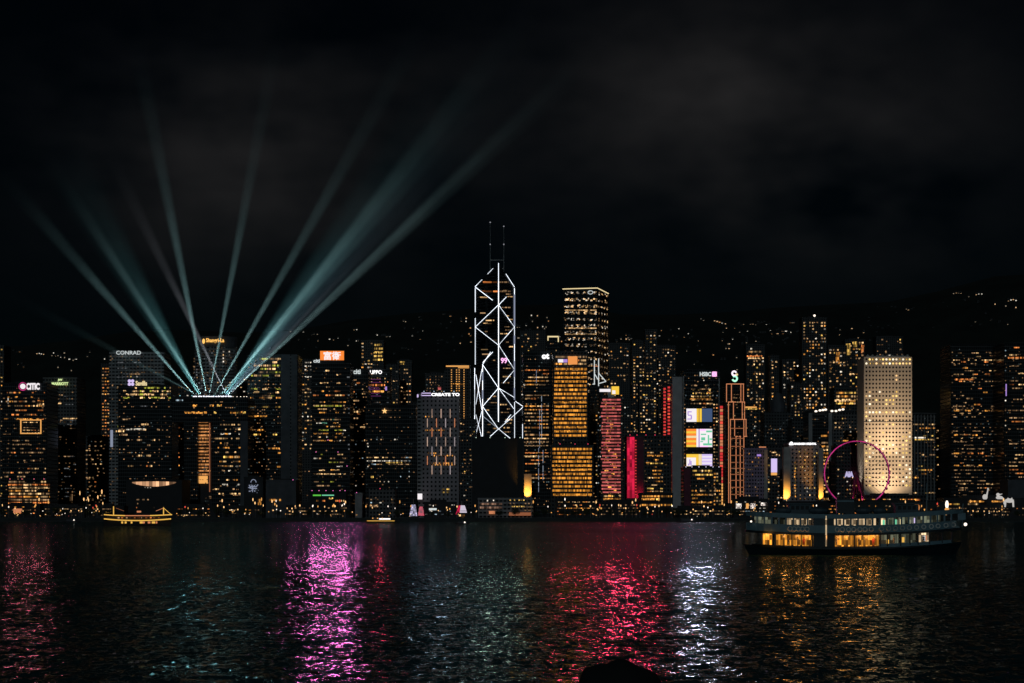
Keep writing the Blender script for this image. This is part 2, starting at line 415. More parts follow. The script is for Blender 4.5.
m = MB().box(-3000, 3000, 1500, 1506.9, -6, GZ + .1)
m.box(-3000, 3000, 1499.2, 1500, GZ - 1.0, GZ + 0.5)
tag(m.build('seawall', A['pier_dark']), 'long dark stone seawall edging the far shore of the harbour', 'seawall')
wm, nt, p, out = new_mat('harbour_water')
p.inputs['Base Color'].default_value = (0.0010, 0.0040, 0.0055, 1); p.inputs['IOR'].default_value = 1.333; p.inputs['Specular IOR Level'].default_value = 0.16
g = N(nt, 'ShaderNodeNewGeometry')
def wave(sx, sy, scale, detail, rough, seed):
    mp = N(nt, 'ShaderNodeMapping'); mp.inputs['Scale'].default_value = (sx, sy, 1); mp.inputs['Location'].default_value = (seed, seed * .7, seed * 1.3); mp.inputs['Rotation'].default_value = (0, 0, R(7))
    nt.links.new(g.outputs['Position'], mp.inputs['Vector'])
    no = N(nt, 'ShaderNodeTexNoise'); no.inputs['Scale'].default_value = scale; no.inputs['Detail'].default_value = detail; no.inputs['Roughness'].default_value = rough
    nt.links.new(mp.outputs[0], no.inputs['Vector'])
    vs = N(nt, 'ShaderNodeVectorMath', operation='SUBTRACT'); nt.links.new(no.outputs['Color'], vs.inputs[0]); vs.inputs[1].default_value = (.5, .5, .5)
    return vs.outputs[0], no.outputs['Fac']
chop, _ = wave(5.0, 2.4, 1.0, 2.0, 0.6, 3.1)
broad, _ = wave(1.7, 0.72, 1.0, 2.0, 0.55, 17.0)
_, gust = wave(0.012, 0.006, 1.0, 2.0, 0.5, 29.0)
def vscale(v, s):
    n = N(nt, 'ShaderNodeVectorMath', operation='SCALE'); nt.links.new(v, n.inputs[0])
    if isinstance(s, (int, float)): n.inputs['Scale'].default_value = s
    else: nt.links.new(s, n.inputs['Scale'])
    return n.outputs[0]
def vadd(a, b):
    n = N(nt, 'ShaderNodeVectorMath', operation='ADD'); nt.links.new(a, n.inputs[0])
    if isinstance(b, tuple): n.inputs[1].default_value = b
    else: nt.links.new(b, n.inputs[1])
    return n.outputs[0]
CHOP, BROAD = 0.78, 0.62
far_ = N(nt, 'ShaderNodeMapRange'); sxyz = N(nt, 'ShaderNodeSeparateXYZ'); nt.links.new(g.outputs['Position'], sxyz.inputs[0]); nt.links.new(sxyz.outputs[1], far_.inputs['Value'])
far_.inputs['From Min'].default_value = 70; far_.inputs['From Max'].default_value = 700; far_.inputs['To Min'].default_value = 1.0; far_.inputs['To Max'].default_value = 3.0
gs = M_(nt, 'MULTIPLY', M_(nt, 'MULTIPLY_ADD', gust, 1.2, .4), far_.outputs[0])
v = vadd(vscale(chop, M_(nt, 'MULTIPLY', gs, CHOP)), vscale(broad, M_(nt, 'MULTIPLY', gs, BROAD)))
mk = N(nt, 'ShaderNodeVectorMath', operation='MULTIPLY'); nt.links.new(v, mk.inputs[0]); mk.inputs[1].default_value = (1.25, 1, 0)
nn = N(nt, 'ShaderNodeVectorMath', operation='NORMALIZE'); nt.links.new(vadd(mk.outputs[0], g.outputs['Normal']), nn.inputs[0])
nt.nodes.remove(p)                                    # murky harbour water: dark body, tinted and oil-dulled surface reflection
dif = N(nt, 'ShaderNodeBsdfDiffuse'); dif.inputs['Color'].default_value = (.026, .095, .110, 1)
glo = N(nt, 'ShaderNodeBsdfGlossy'); glo.inputs['Color'].default_value = (.26, .315, .325, 1); glo.inputs['Roughness'].default_value = 0.045
fre = N(nt, 'ShaderNodeFresnel'); fre.inputs['IOR'].default_value = 1.333; mxs = N(nt, 'ShaderNodeMixShader')
nt.links.new(nn.outputs[0], glo.inputs['Normal']); nt.links.new(nn.outputs[0], fre.inputs['Normal'])
nt.links.new(fre.outputs[0], mxs.inputs[0]); nt.links.new(dif.outputs[0], mxs.inputs[1]); nt.links.new(glo.outputs[0], mxs.inputs[2]); nt.links.new(mxs.outputs[0], out.inputs['Surface'])
import numpy as np
rng = np.random.default_rng(4)
TAN, NC, NR, Y0, Y1 = 0.40, 900, 820, 62.0, 1499.1        # the harbour as a sheet of real waves, finer towards the quay the photo was taken from
ry = Y0 * (Y1 / Y0) ** (np.arange(NR + 1) / NR); cxn = np.linspace(-TAN, TAN, NC + 1)
YY = np.repeat(ry[:, None], NC + 1, 1); XX = ry[:, None] * cxn[None, :]
dyr = (ry * (np.log(Y1 / Y0) / NR))[:, None]; dxr = (ry * 2 * TAN / NC)[:, None]
ZZ = np.zeros_like(YY)
nW = 80; lam = np.exp(rng.uniform(np.log(0.5), np.log(3.4), nW)); th = np.deg2rad(90 + 9 + rng.normal(0, 36, nW)); ph = rng.uniform(0, 2 * np.pi, nW)
env = 1 + .35 * np.sin(YY * .021 + XX * .013 + 1) * np.sin(XX * .017 - YY * .009)
sl = 0.066 / np.sqrt(nW / 2)
for l, t_, p0_ in zip(lam, th, ph):
    k_ = 2 * np.pi / l; lod = np.clip((l / np.abs(np.sin(t_) * dyr + 1e-6) - 2.2) / 2.0, 0, 1) * np.clip((l / (np.abs(np.cos(t_)) * dxr + 1e-6) - 2.2) / 2.0, 0, 1)
    ZZ += lod * (sl / k_) * np.sin(k_ * (XX * np.cos(t_) + YY * np.sin(t_)) + p0_)
ZZ *= env
co = np.stack([XX, YY, ZZ], -1).reshape(-1, 3)
ii = (np.arange(NR)[:, None] * (NC + 1) + np.arange(NC)[None, :]).reshape(-1)
fc = np.stack([ii, ii + 1, ii + NC + 2, ii + NC + 1], -1).astype(np.int32)
me = bpy.data.meshes.new('water'); me.vertices.add(len(co)); me.vertices.foreach_set('co', co.ravel().astype(np.float32))
me.loops.add(fc.size); me.loops.foreach_set('vertex_index', fc.ravel()); me.polygons.add(len(fc)); me.polygons.foreach_set('loop_start', np.arange(0, fc.size, 4, dtype=np.int32))
me.update(calc_edges=True); me.polygons.foreach_set('use_smooth', np.ones(len(fc), dtype=bool)); me.materials.append(wm)
wo = bpy.data.objects.new('water', me); COL.objects.link(wo); tag(wo, kind='structure')
m = MB()                                              # calm remainder of the harbour to both sides and behind
m.face([(-TAN * Y0, Y0, -.02), (-3000, Y0, -.02), (-3000, Y1, -.02), (-TAN * Y1, Y1, -.02)][::-1]); m.face([(TAN * Y0, Y0, -.02), (3000, Y0, -.02), (3000, Y1, -.02), (TAN * Y1, Y1, -.02)]); m.face([(-3000, -80, -.02), (3000, -80, -.02), (3000, Y0, -.02), (-3000, Y0, -.02)])
tag(m.build('water', wm), kind='structure')

# ------------------------------------------------------------------ front rank of towers, left to right
B = Building
b = B('office_tower', 'dark waterfront tower with a bright outlined square frame near its top and orange-lit lower floors', 2, 47, 384, 1640, 40, 'black_glass')
b.bands(392, 420, 4.4, .5, 'orange', seg=(1.5, 4), xb=45); b.bands(422, 433, 2.6, .9, 'dim', 22, 41, .4); b.bands(436, 478, 4.0, .42, 'dim', seg=(1.5, 5)); b.bands(400, 412, 3.2, .9, 'orange', 36, 45, .6, (1, 3))
b.bands(481, 504, 3.0, .95, 'orange', 8, 50, .5, (5, 16), 1.0); b.win(7.6, 398, 8.6, 404, 'white')
for q in ((20.5, 419.6, 41.5, 420.5), (20.5, 433, 41.5, 433.9), (20.5, 420.5, 21.5, 433), (40.5, 420.5, 41.5, 433)): b.rect('frame_light', *q, L['bead'], .6, .35)
b.done()
b = B('hotel_tower', 'faint grey hotel tower with thin floor stripes beside the framed dark tower', 43, 77, 378.5, 1760, 36, 'mid_wall')
b.bands(388, 500, 4.0, .22, 'grey', 64, 76, .3, (3, 9)); b.bands(386, 480, 4.2, .2, 'dim', 46, 63, .4, (2, 5)); b.win(63, 418, 77, 419.2, 'warm'); b.win(70, 494, 72.5, 501, 'dim'); b.done()
b = B('office_tower', 'low dim block with a few scattered lights left of the tall grey curved-top hotel', 79, 106, 437, 1900, 30, 'dark_wall'); b.dots(441, 500, 4.5, 2.8, .35, 'dim', w=1.6).done()
b = B('residential_tower', 'slim dark apartment tower peeping out behind the left edge of the curved-top hotel', 101, 113, 364, 2250, 24, 'residential', 'apartment tower'); b.dots(368, 440, 3.2, 2.6, .5, 'orange', w=1.7).done(40)
s_ = empty('rooftop_sign', at(30, 390, 1638), 'white capital lettering with a round pink-haloed emblem on the framed dark tower', 'sign')
lettering('lettering', 'CITIC', 26.2, 383.0, 39.6, 389.8, 1638, L['screen'], s_, s_.location, .05); MB().tube(at(22.8, 386.4, 1638), at(22.8, 386.4, 1637.4), ms(2.7, 1638), n=14).build('emblem', L['screen'], s_, s_.location)
m = MB()
for k in range(14): t0, t1 = 2 * math.pi * k / 14, 2 * math.pi * (k + 1) / 14; m.tube(at(22.8 + 3.9 * math.cos(t0), 386.4 + 3.9 * math.sin(t0), 1638), at(22.8 + 3.9 * math.cos(t1), 386.4 + 3.9 * math.sin(t1), 1638), .4, n=5)
m.build('emblem_ring', L['magenta'], s_, s_.location)
s_ = empty('hotel_sign', at(60, 385, 1757), 'lime-white two-line lettering on the faint grey hotel at the left', 'sign')
lettering('initials', 'JW', 57.8, 378.8, 62.4, 381.4, 1757, L['lime'], s_, s_.location, .05); lettering('lettering', 'MARRIOTT', 51.8, 382.2, 68.2, 385.2, 1757, L['lime'], s_, s_.location, .04)
# grey hotel with an elliptical top
Y = 1790; x0, x1 = 109, 164
b = B('hotel_tower', 'tall grey hotel tower with a curved top carrying white capital letters', x0, x1, 352, Y, 34, 'grey_wall', roof=False)
ell = [(wx(136.5, Y) + ms(27.5, Y) * math.cos(t), Y + 17 + 17 * math.sin(t)) for t in [2 * math.pi * k / 28 for k in range(28)]]
m = MB(); m.prism(ell, wz(352, Y) - 1, [wz(349.2 + (p_[0] - wx(109, Y)) / ms(55, Y) * 4.4, Y) for p_ in ell]); b.add('crown_band', m, A['plain_grey'])
m = MB(); m.prism(ell, wz(364, Y), wz(351.9, Y)); b.add('upper_wall', m, A['plain_grey'])
b.bands(362, 382, 2.9, .35, 'grey', 117, 163, .4, (3, 12)); b.dots(358, 480, 4.5, 2.2, .4, 'dim', 111, 114, 1.0); b.dots(372, 384, 4, 3, .14, 'home', 117, 160); b.dots(386, 440, 4.4, 2, .5, 'green', 117, 120, 1.6, 1.8); b.dots(440, 480, 5, 3, .1, 'dim', 116, 150)
b.rect('corner_light', 110.4, 430, 113.0, 447, L['tube_grey'], .3, .1).scale = (1, 1, 1)
b.done()
lettering('hotel_sign', 'CONRAD', 116.2, 350.8, 140.8, 354.6, Y - 2, L['silver'], bold=0)
tag([o for o in COL.objects if o.name.startswith('hotel_sign')][-1], 'white spaced capital lettering on the curved crown of the grey hotel', 'sign')
b = B('office_tower', 'black office block with yellow-green lit top floors in front of the grey hotel', 118, 172, 386, 1700, 34, 'black_glass')
b.bands(387, 400, 3.3, .8, 'green', 122, 171, .5, (1.5, 4), 1); b.bands(402, 412, 3.6, .2, 'grey', 126, 160, .4); b.bands(408, 470, 5.2, .22, 'dim', 118, 160, .42, (2, 6)); b.win(126, 428.4, 145, 430, 'white'); b.win(116, 430.5, 124, 432, 'warm'); b.done()
s_ = empty('rooftop_sign', at(137, 386, 1698), 'rooftop sign with a blue-white square emblem before yellow lettering', 'sign')
lettering('lettering', 'Savills', 135.6, 380.9, 147, 385.6, 1698, L['cream'], s_, s_.location, .03)
m = MB()
for i, (ex, ey) in enumerate(((128, 379.6), (131.2, 379.6), (128, 382.8), (131.2, 382.8))): m.tube(at(ex + 1.4, ey + 1.4, 1698), at(ex + 1.4, ey + 1.4, 1697.4), ms(1.7, 1698), n=8)
m.build('emblem', L['lilac'], s_, s_.location)
b = B('office_tower', 'dark block with short orange window strips left of the gate-shaped building', 150, 188, 398, 1760, 30, 'black_glass')
b.bands(406, 480, 4.2, .5, 'orange', 156, 180, .45, (2, 7), .8); b.done()
b = B('exhibition_hall', 'low dark hall with a warmly lit lens-shaped roof opening above the waterfront', 126, 182, 481, 1570, 40, 'soot', 'hall')
m = MB(); n = 18
prev = None
for k in range(n + 1):
    t = k / n; x = 132 + 44 * t; hgt = math.sin(math.pi * t) ** .8
    cur = (x, 482.0 - .6 * hgt, 482.9 + 3.6 * hgt)
    if prev:
        Yq = b.Y - .5
        m.face([at(prev[0], prev[2], Yq), at(cur[0], cur[2], Yq), at(cur[0], cur[1], Yq), at(prev[0], prev[1], Yq)])
    prev = cur
b.add('lit_opening', m, emit('hall_glow', (1.0, 0.52, 0.27), .62, 0, 3.0, 20, .05)); b.dots(487, 489, 3, 2.2, .8, 'white', 144, 154); b.bands(491, 508, 4, .12, 'dim', seg=(1, 3)); b.done()
# oval hotel behind the searchlights
Y = 1860
ell = [(wx(213.5, Y) + ms(21.5, Y) * math.cos(t), Y + 16 + 16 * math.sin(t)) for t in [2 * math.pi * k / 28 for k in range(28)]]
b = B('hotel_tower', 'oval grey hotel tower with amber script at its top, rising behind the searchlights', 192, 235, 336.5, Y, 32, 'grey_wall', roof=False, foot=ell)
m = MB(); m.prism([(wx(213.5, Y) + (a - wx(213.5, Y)) * 1.015, Y + 16 + (c - Y - 16) * 1.015) for a, c in ell], wz(347, Y), wz(336, Y)); b.add('crown_band', m, A['slate'])
b.dots(350, 395, 2.7, 2.4, .42, 'grey', 193, 216, 1.3, 1.2); b.dots(351, 364, 3.3, 3, .45, 'pale', 219, 231, 1.2, 1.3); b.dots(366, 396, 4, 4, .12, 'dim', 196, 232); b.done(dy=-.4)
s_ = empty('hotel_sign', at(213, 343, Y - 1.2), 'amber script lettering with a round emblem on the oval hotel', 'sign')
lettering('lettering', 'Shangri-La', 206, 338.2, 224.2, 343.4, Y - 1.2, L['gold'], s_, s_.location, .02)
MB().ball(at(203.6, 341.2, Y - 1.2), 1.5, .4, 2.7).build('emblem', L['gold'], s_, s_.location)
# gate-shaped complex
Y = 1650; GR = 0.5
b = B('government_complex', 'gate-shaped dark building with a tall orange-lit slot and searchlights on its flat roof', 186, 268, 397.5, Y, 42, 'black_glass', 'gate building', roof=False)
bpy.data.objects.remove(b.root.children[0])
m = MB(); m.box(wx(172, Y), wx(248, Y), Y, Y + 42, wz(422, Y), wz(398.5, Y)); b.add('lintel_block', m, A['black_glass'])
for nm, xa, xb in (('left_leg', 184, 198), ('right_leg', 212, 247)): b.add('tower_leg', MB().box(wx(xa, Y), wx(xb, Y), Y, Y + 42, GZ - 1, wz(422, Y) - .05), A['black_glass'])
b.add('pier', MB().box(wx(240.5, Y), wx(248, Y), Y - 1.2, Y - .02, GZ - 1, wz(421, Y)), A['slate'])
m = MB(); m.box(wx(198, Y), wx(212, Y), Y + 8, Y + 40, GZ, wz(422, Y)); b.add('slot_wall', m, A['soot'])
y = 421.5
while y < 476:
    w_ = 199 + random.uniform(-.3, .8); b.rect('lit_gallery', w_, y, 211 - random.uniform(0, 2.5), y + random.uniform(1.2, 1.9), L['slot'], .6, 1.5, dy=8); y += 3.25
b.rect('lit_lobby', 199, 476, 208, 483.5, L['bead'], .6, 1.5, dy=8); b.rect('slot_rail', 209.6, 423, 210.6, 492, L['copper_dim'], .4, 2.2, dy=8)
b.bands(404.5, 407.5, 3, .55, 'amber', 182, 222, .65, (2, 5), 1); b.bands(411.6, 413.4, 3, .5, 'amber', 184, 246, .65, (2, 8), 1)
b.bands(424, 496, 4.6, .42, 'office', 214, 241, .42, (1.2, 4), .85); b.bands(456, 459.5, 4, 1, 'amber', 222, 241, .5, (2, 5), 1); b.bands(488, 500, 4, .3, 'orange', 199, 212, .4); b.win(176, 399.5, 183, 401, 'cool')
b.done()
m = MB(); m.box(wx(172, Y), wx(248, Y), Y - .4, Y + 1, wz(398.6, Y), wz(396.9, Y)); b.add('parapet', m, A['soot'])
b = B('office_tower', 'black tower with yellow-green lit strips at its top and a plain grey side wall', 247, 298, 356, 1720, 34, 'black_glass')
b.add('side_wall', MB().box(wx(281, 1720), wx(297, 1720), 1718.4, 1719.95, GZ - 1, wz(354.5, 1720)), A['slate'])
b.rect('side_rib', 290.5, 354.6, 291.6, 495, A['mid_wall'], .5, 1.7)
b.bands(358, 396, 3.35, .55, 'green', 250, 281, .5, (2, 9), .8); b.bands(397, 480, 4.6, .34, 'amber', 250, 281, .45, (2.5, 8), .7); b.dots(398, 440, 4, 2, .25, 'pale', 247.5, 250.5); b.done()
b = B('residential_tower', 'dim tower with scattered warm windows between the grey side wall and the screen-topped tower', 293, 313, 360, 2050, 26, 'residential', 'apartment tower'); b.dots(362, 378, 3.6, 2.6, .5, 'white', w=1.6).dots(384, 450, 4, 2.6, .4, 'home', w=1.7).done(60)
b = B('low_building', 'low blue-black block with one yellow window row below the grey side wall', 264, 296, 481, 1600, 26, 'slate', 'building'); b.bands(499, 501, 4, .8, 'amber', 268, 283, .5, (1.5, 5), 1); b.done()
b = B('low_building', 'small dark cube building carrying a white light figure on its front', 244, 263, 478, 1590, 20, 'soot', 'building'); b.win(258, 499, 261, 505, 'amber'); b.done()
m = MB()                                          # festive light figure: arch of light over a branching body
Yf = 1588.5
for k in range(9):
    t0, t1 = math.pi * k / 9, math.pi * (k + 1) / 9
    m.tube(at(253.5 + 2.6 * math.cos(t0), 482.5 - 3.0 * math.sin(t0), Yf), at(253.5 + 2.6 * math.cos(t1), 482.5 - 3.0 * math.sin(t1), Yf), .35)
for a_, c_ in (((249, 485), (251, 487.5)), ((258, 484.5), (256, 487)), ((251, 486.5), (256, 486.8)), ((250.5, 488.2), (256.4, 488.4)), ((248.6, 487.6), (250.6, 487.4))): m.tube(at(*a_, Yf), at(*c_, Yf), .45)
for k in range(40):
    m.ball(at(random.gauss(253.4, 2.2), random.gauss(488.2, 2.0), Yf), random.uniform(.25, .6), n=5, m=3)
tag(m.build('light_figure', L['tube_grey'], None, at(253.5, 488, Yf)), 'white branching light figure under a small arch on a dark block', 'light display')
# screen-topped tower
Y = 1640
b = B('office_tower', 'dark tower crowned by a bright orange screen with two white characters', 312, 350, 364, Y, 38, 'black_glass')
b.bands(370, 398, 4.1, .4, 'orange', 313, 345, .45, (1.5, 7), .8); b.bands(398, 450, 3.5, .55, 'mix', 313, 346, .46, (1.2, 6), .9); b.bands(450, 486, 3.9, .42, 'mix', 313, 346, .42, (1.2, 6), .8); b.win(314, 405.2, 342, 406.6, 'green'); b.bands(372, 480, 4.5, .35, 'grey', 347, 350, .4); b.done()
s_ = empty('rooftop_screen', at(332.2, 364, Y + 6), 'bright orange screen with two white Chinese characters on a tower roof', 'screen')
MB().box(wx(320, Y + 6), wx(344.3, Y + 6), Y + 6, Y + 7.5, wz(364, Y + 6), wz(350.6, Y + 6)).build('housing', A['soot'], s_, s_.location)
MB().box(wx(320.2, Y + 6), wx(344, Y + 6), Y + 5.6, Y + 5.98, wz(360.2, Y + 6), wz(351, Y + 6)).build('panel', L['orange'], s_, s_.location)
lettering('lettering', '\u5bcc\u885b', 323.5, 351.5, 340.8, 359.9, Y + 5.2, L['screen'], s_, s_.location, .02)
sign('rooftop_sign', 'small slanting white lettering left of and below the orange screen', 'citi', 313.4, 359.2, 319.8, 362.6, Y - 1, L['silver'], .03)
b = B('low_building', 'green-lit low block under the screen-topped tower', 308, 346, 492, 1585, 22, 'soot', 'building'); b.rect('sign_strip', 313, 494.6, 321, 496, L['green'], .4, .1); b.rect('sign_strip', 322, 494.7, 334, 495.8, L['mint'], .4, .1); b.win(329, 497.6, 333, 499.2, 'gold'); b.bands(500, 512, 3.2, .35, 'orange', h=.5, seg=(1, 4)); b.done()
b = B('office_tower', 'narrow dark tower with a slanted top and white lettering right of the screen-topped tower', 350, 368.5, 372, 1730, 30, 'black_glass'); b.bands(378, 440, 4.4, .3, 'dim', seg=(1.5, 5)); b.dots(384, 500, 4.6, 3, .18, 'pale'); b.win(354, 411, 361, 412.6, 'warm'); b.done()
sign('rooftop_sign', 'white lettering on the narrow slanted tower beside the star', 'citi', 353.2, 369.4, 360.6, 374.0, 1728, L['silver'], .03)
b = B('residential_tower', 'tower with yellow lit floors standing above the white word sign near the star', 361, 384, 341, 2150, 26, 'residential', 'apartment tower'); b.dots(343, 368, 3.4, 2.6, .45, 'home', 361, 373, 1.8); b.bands(344, 370, 3.7, .75, 'gold', 373, 383, .5, (2, 5)); b.done()
b = B('office_tower', 'dark tower with purple-tinted upper facade below white capital lettering', 364, 390, 370, 1840, 28, 'black_glass')
[b.rect('violet_strip', 369 + random.uniform(0, 2), yy, 382 - random.uniform(0, 3), yy + .8, L['purple_dim'], .3, .05) for yy in (379, 382, 387.4, 389, 393, 395.6)]; b.win(358.8, 384.2, 385, 386, 'orange'); b.win(372, 390.6, 384, 392.2, 'amber'); b.dots(378, 405, 3.4, 2.6, .35, 'dim'); b.rect('lit_logo', 385.2, 386.6, 387, 390.4, L['violet'], .4, .4); b.bands(396, 406, 3, .4, 'grey'); b.done()
sign('rooftop_sign', 'white capital lettering at the top of the purple-tinted tower', 'LIPPO', 370, 370.2, 382, 374.0, 1837, L['white'], .03)
b = B('residential_tower', 'apartment tower with warm speckled windows right of the purple-tinted tower', 386, 399, 365, 2120, 24, 'residential', 'apartment tower'); b.dots(368, 412, 3.1, 2.4, .5, 'home', w=1.6).done(60)
b = B('residential_tower', 'taller apartment tower with a yellow lit crown, left of the pale grid tower', 397, 412, 361, 2180, 24, 'residential', 'apartment tower'); b.win(400, 361.4, 404.6, 362.6, 'gold'); b.win(400, 363.4, 404, 364.6, 'gold'); b.dots(369, 480, 3.6, 2.6, .42, 'dim', w=1.6).done(60)
b = B('office_tower', 'broad black block with a golden star on its upper front', 365, 416, 406, 1680, 40, 'black_glass')
b.dots(439, 442, 3, 2, .4, 'pale', 366, 404, 1.4, 1); b.bands(457, 464, 3.4, .7, 'pale', 366, 412, .4, (2, 6), 1); b.win(386, 461.8, 402, 463.2, 'gold'); b.dots(443, 449, 3, 3, .8, 'white', 366, 370); b.dots(466, 482, 5, 4, .22, 'pale'); b.win(371, 476, 373.5, 478, 'gold'); b.done()
m = MB(); pts = []
for k in range(10):
    a_ = math.pi / 2 + k * math.pi / 5; r_ = 3.0 if k % 2 == 0 else 1.25
    pts.append((384.6 + r_ * math.cos(a_), 411 - r_ * math.sin(a_)))
for k in range(10):
    q = (k + 1) % 10
    m.face([at(*pts[k], 1677.4), at(384.6, 411, 1676.9), at(*pts[q], 1677.4)]); m.face([at(*pts[k], 1677.4), at(*pts[q], 1677.4), at(*pts[q], 1679.6), at(*pts[k], 1679.6)])
tag(m.build('star_light', emit('star_gold', (1, .55, .2), 1.3), None, at(384.6, 414, 1677.4)), 'golden five-pointed star light on a dark block', 'star')
b = B('low_building', 'grey framed low pavilion on the shore below the golden star', 369, 395, 490, 1570, 24, 'mid_wall', 'building'); b.dots(499, 503, 3, 3, .5, 'pale', w=1.8); b.win(370, 505, 378, 507, 'dim'); b.done()
b = B('low_building', 'small pale slab-sided building left of the grey framed pavilion', 355, 362, 494, 1560, 12, 'plain_grey', 'building'); b.done()
# pale grid tower with the ribbon screen
Y = 1610; 
b = B('office_tower', 'pale grid-windowed tower with vertical light bars and a white scrolling sign round its top', 418.5, 459, 394, Y, 30, 'hotel_wall')
b.rect('edge_column', 417.4, 398, 422, 498, A['grey_wall'], .8, .1)
for r_ in range(7):
    yy = 409 + r_ * 9.4
    for c_ in range(3 + (r_ % 2)):
        xx = (432.0 if r_ % 2 == 0 else 427.4) + c_ * 9.1
        if xx < 456: b.rect('light_bar', xx - .32, yy, xx + .32, yy + 9.0, L[random.choice(('peach', 'peach', 'peach', 'copper', 'barwhite'))], .3, .1)
for yy, xa, xb in ((416, 425, 432), (429.6, 425, 445), (455, 434, 452), (462.6, 430, 452), (452.6, 428, 436), (464.2, 432, 456)):
    x = xa
    while x < xb: b.win(x, yy, x + 1.1, yy + 1.2, 'amber'); x += random.choice((1.9, 2.6, 3.2))
for xx in (442, 446.6):
    for yy in (488.6, 491.6): b.win(xx, yy, xx + 2.6, yy + 1.3, 'gold')
b.done()
s_ = empty('ribbon_sign', at(438, 396, Y - 2), 'white scrolling light ribbon sign wrapped round the top of the grid tower', 'sign')
m = MB(); m.box(wx(421.5, Y - 2), wx(460, Y - 2), Y - 2, Y - .4, wz(396.2, Y), wz(392.6, Y)); m.build('housing', A['soot'], s_, s_.location)
m = MB(); m.face([at(417, 397.6, Y + 12), at(422, 395.9, Y - 2.2), at(422, 392.4, Y - 2.2), at(417, 394.6, Y + 12)]); m.face([at(417, 394.6, Y + 12), at(422, 392.4, Y - 2.2), at(422, 392.4, Y), at(417, 394.6, Y + 14)]); m.build('corner_panel', L['lilac'], s_, s_.location)
m = MB(); m.box(wx(422.1, Y), wx(431, Y), Y - 2.5, Y - 2.1, wz(393.7, Y), wz(392.9, Y)); m.box(wx(422.1, Y), wx(431, Y), Y - 2.5, Y - 2.1, wz(396.1, Y), wz(395.2, Y)); m.build('border', L['lilac'], s_, s_.location)
lettering('lettering', 'CREATE TO', 431.2, 393.0, 459.6, 396.1, Y - 2.4, L['white'], s_, s_.location, .045)
tag(MB().box(wx(417.6, 1600), wx(422.2, 1600), 1600, 1600.6, wz(499.4, 1600), wz(493.6, 1600)).build('light_box', L['screen'], None, at(420, 499.4, 1600)), 'small white lit box at the foot of the grid tower', 'sign')
b = B('office_tower', 'tower outlined by columns of orange lamp dots, rising behind the grid tower', 444, 470, 365, 1980, 28, 'dark_wall')
b.wall = 'none'; b.rect('roof_light', 446, 365.6, 469, 366.8, L['bead'], .5, .3); b.rect('roof_light', 458, 367.4, 469, 368.2, L['bead'], .5, .3)
bead_me = MB().box(-.55, .55, -.4, .4, -.5, .5).mesh('lamp_bead', L['bead'])
for xx in (451.5, 456.6, 459.2, 464):
    y = 370
    while y < 420: c_ = at(xx, y, 1979.6); inst('lamp_bead', bead_me, c_ - b.loc, (1, 1, 1), b.root); y += 2.3; b.win(453, 383.4, 464, 384.8, 'amber'); b.done()
b = B('residential_tower', 'dim apartment block behind the left half of the grid tower', 425, 444, 374, 2150, 24, 'residential', 'apartment tower'); b.dots(376, 394, 3, 2.6, .4, 'dim').done(30); b.rect('red_sign', 438, 387, 441, 389.6, L['rose'], .4, .2)

# ------------------------------------------------------------------ the braced twin-mast tower
Yb = 2000
def corner(px, Y): return (wx(px, Y), Y)
def onface(px, py, P1, P2, proud=0.9):
    d = (px - CX) / F; dx, dy = P2[0] - P1[0], P2[1] - P1[1]
    y = (P1[0] * dy - P1[1] * dx) / (d * dy - dx) - proud
    return Vector((d * y, y, wz(py, y)))
Lc, Cc, Rc, Bc = corner(475, 2022), corner(498.5, 1992), corner(514.6, 2014), corner(491, 2050)
A2, B2, C2, D2, E2 = corner(474.3, 2030), corner(482.4, 1988), corner(498.5, 1985), corner(523.4, 2000), corner(514.0, 2045)
root = empty('braced_tower', (wx(498, Yb), Yb, GZ), 'tall dark tower outlined in white zigzag light bracing with twin masts', 'skyscraper')
RL = root.location
def zat(py, P): return wz(py, P[1])
MB().prism([Lc, Cc, Rc, Bc], GZ - 1, [zat(286, Lc), zat(263, Cc), zat(287, Rc), zat(276, Bc)]).build('upper_shaft', A['black_glass'], root, RL)
MB().prism([A2, B2, C2, corner(498.5, 2030)], GZ - 1, [zat(366, A2), zat(364.6, B2), zat(388, C2), zat(380, C2)]).build('left_shaft', A['black_glass'], root, RL)
MB().prism([C2, D2, E2, corner(498.6, 2030)], GZ - 1, [zat(388, C2), zat(406.5, D2), zat(404, E2), zat(388, C2)]).build('right_shaft', A['black_glass'], root, RL)
def seg(P1, P2, a, b, mat='tube', r=0.22):
    p0, p1 = onface(*a, P1, P2), onface(*b, P1, P2)
    MB().tube(p0, p1, r, n=5).build('light_tube', L[mat], root, RL)
for a, b in (((475.2, 287), (492.5, 300.2)), ((498.3, 305), (475.2, 327)), ((475.2, 327), (498.3, 345)), ((475.2, 286.5), (482, 279.6)), ((487.6, 274), (493, 268.4)), ((475.2, 288), (475.2, 312)), ((475.2, 318), (475.2, 364.5)), ((490.6, 352), (482.6, 364.4))): seg(Lc, Cc, a, b)
seg(Lc, Cc, (492.6, 352), (482.8, 362.4), 'tube', .3)
for a, b in (((506.5, 296.8), (498.7, 305)), ((498.7, 305), (514.4, 327)), ((514.4, 327), (498.7, 345)), ((498.7, 345), (514.4, 369.5)), ((514.4, 370), (503.2, 383.2)), ((506, 274), (514.4, 287))): seg(Cc, Rc, a, b)
for a, b in (((514.4, 294.5), (514.4, 326)), ((514.4, 335.5), (514.4, 344))): seg(Cc, Rc, a, b, 'tube_grey', .95)
seg(Cc, Rc, (514.5, 288), (514.5, 397), 'tube', .24); seg(Cc, Rc, (514.4, 361), (514.4, 377), 'tube_grey', .8); seg(Cc, Rc, (514.4, 388), (514.4, 400), 'tube_grey', .8)
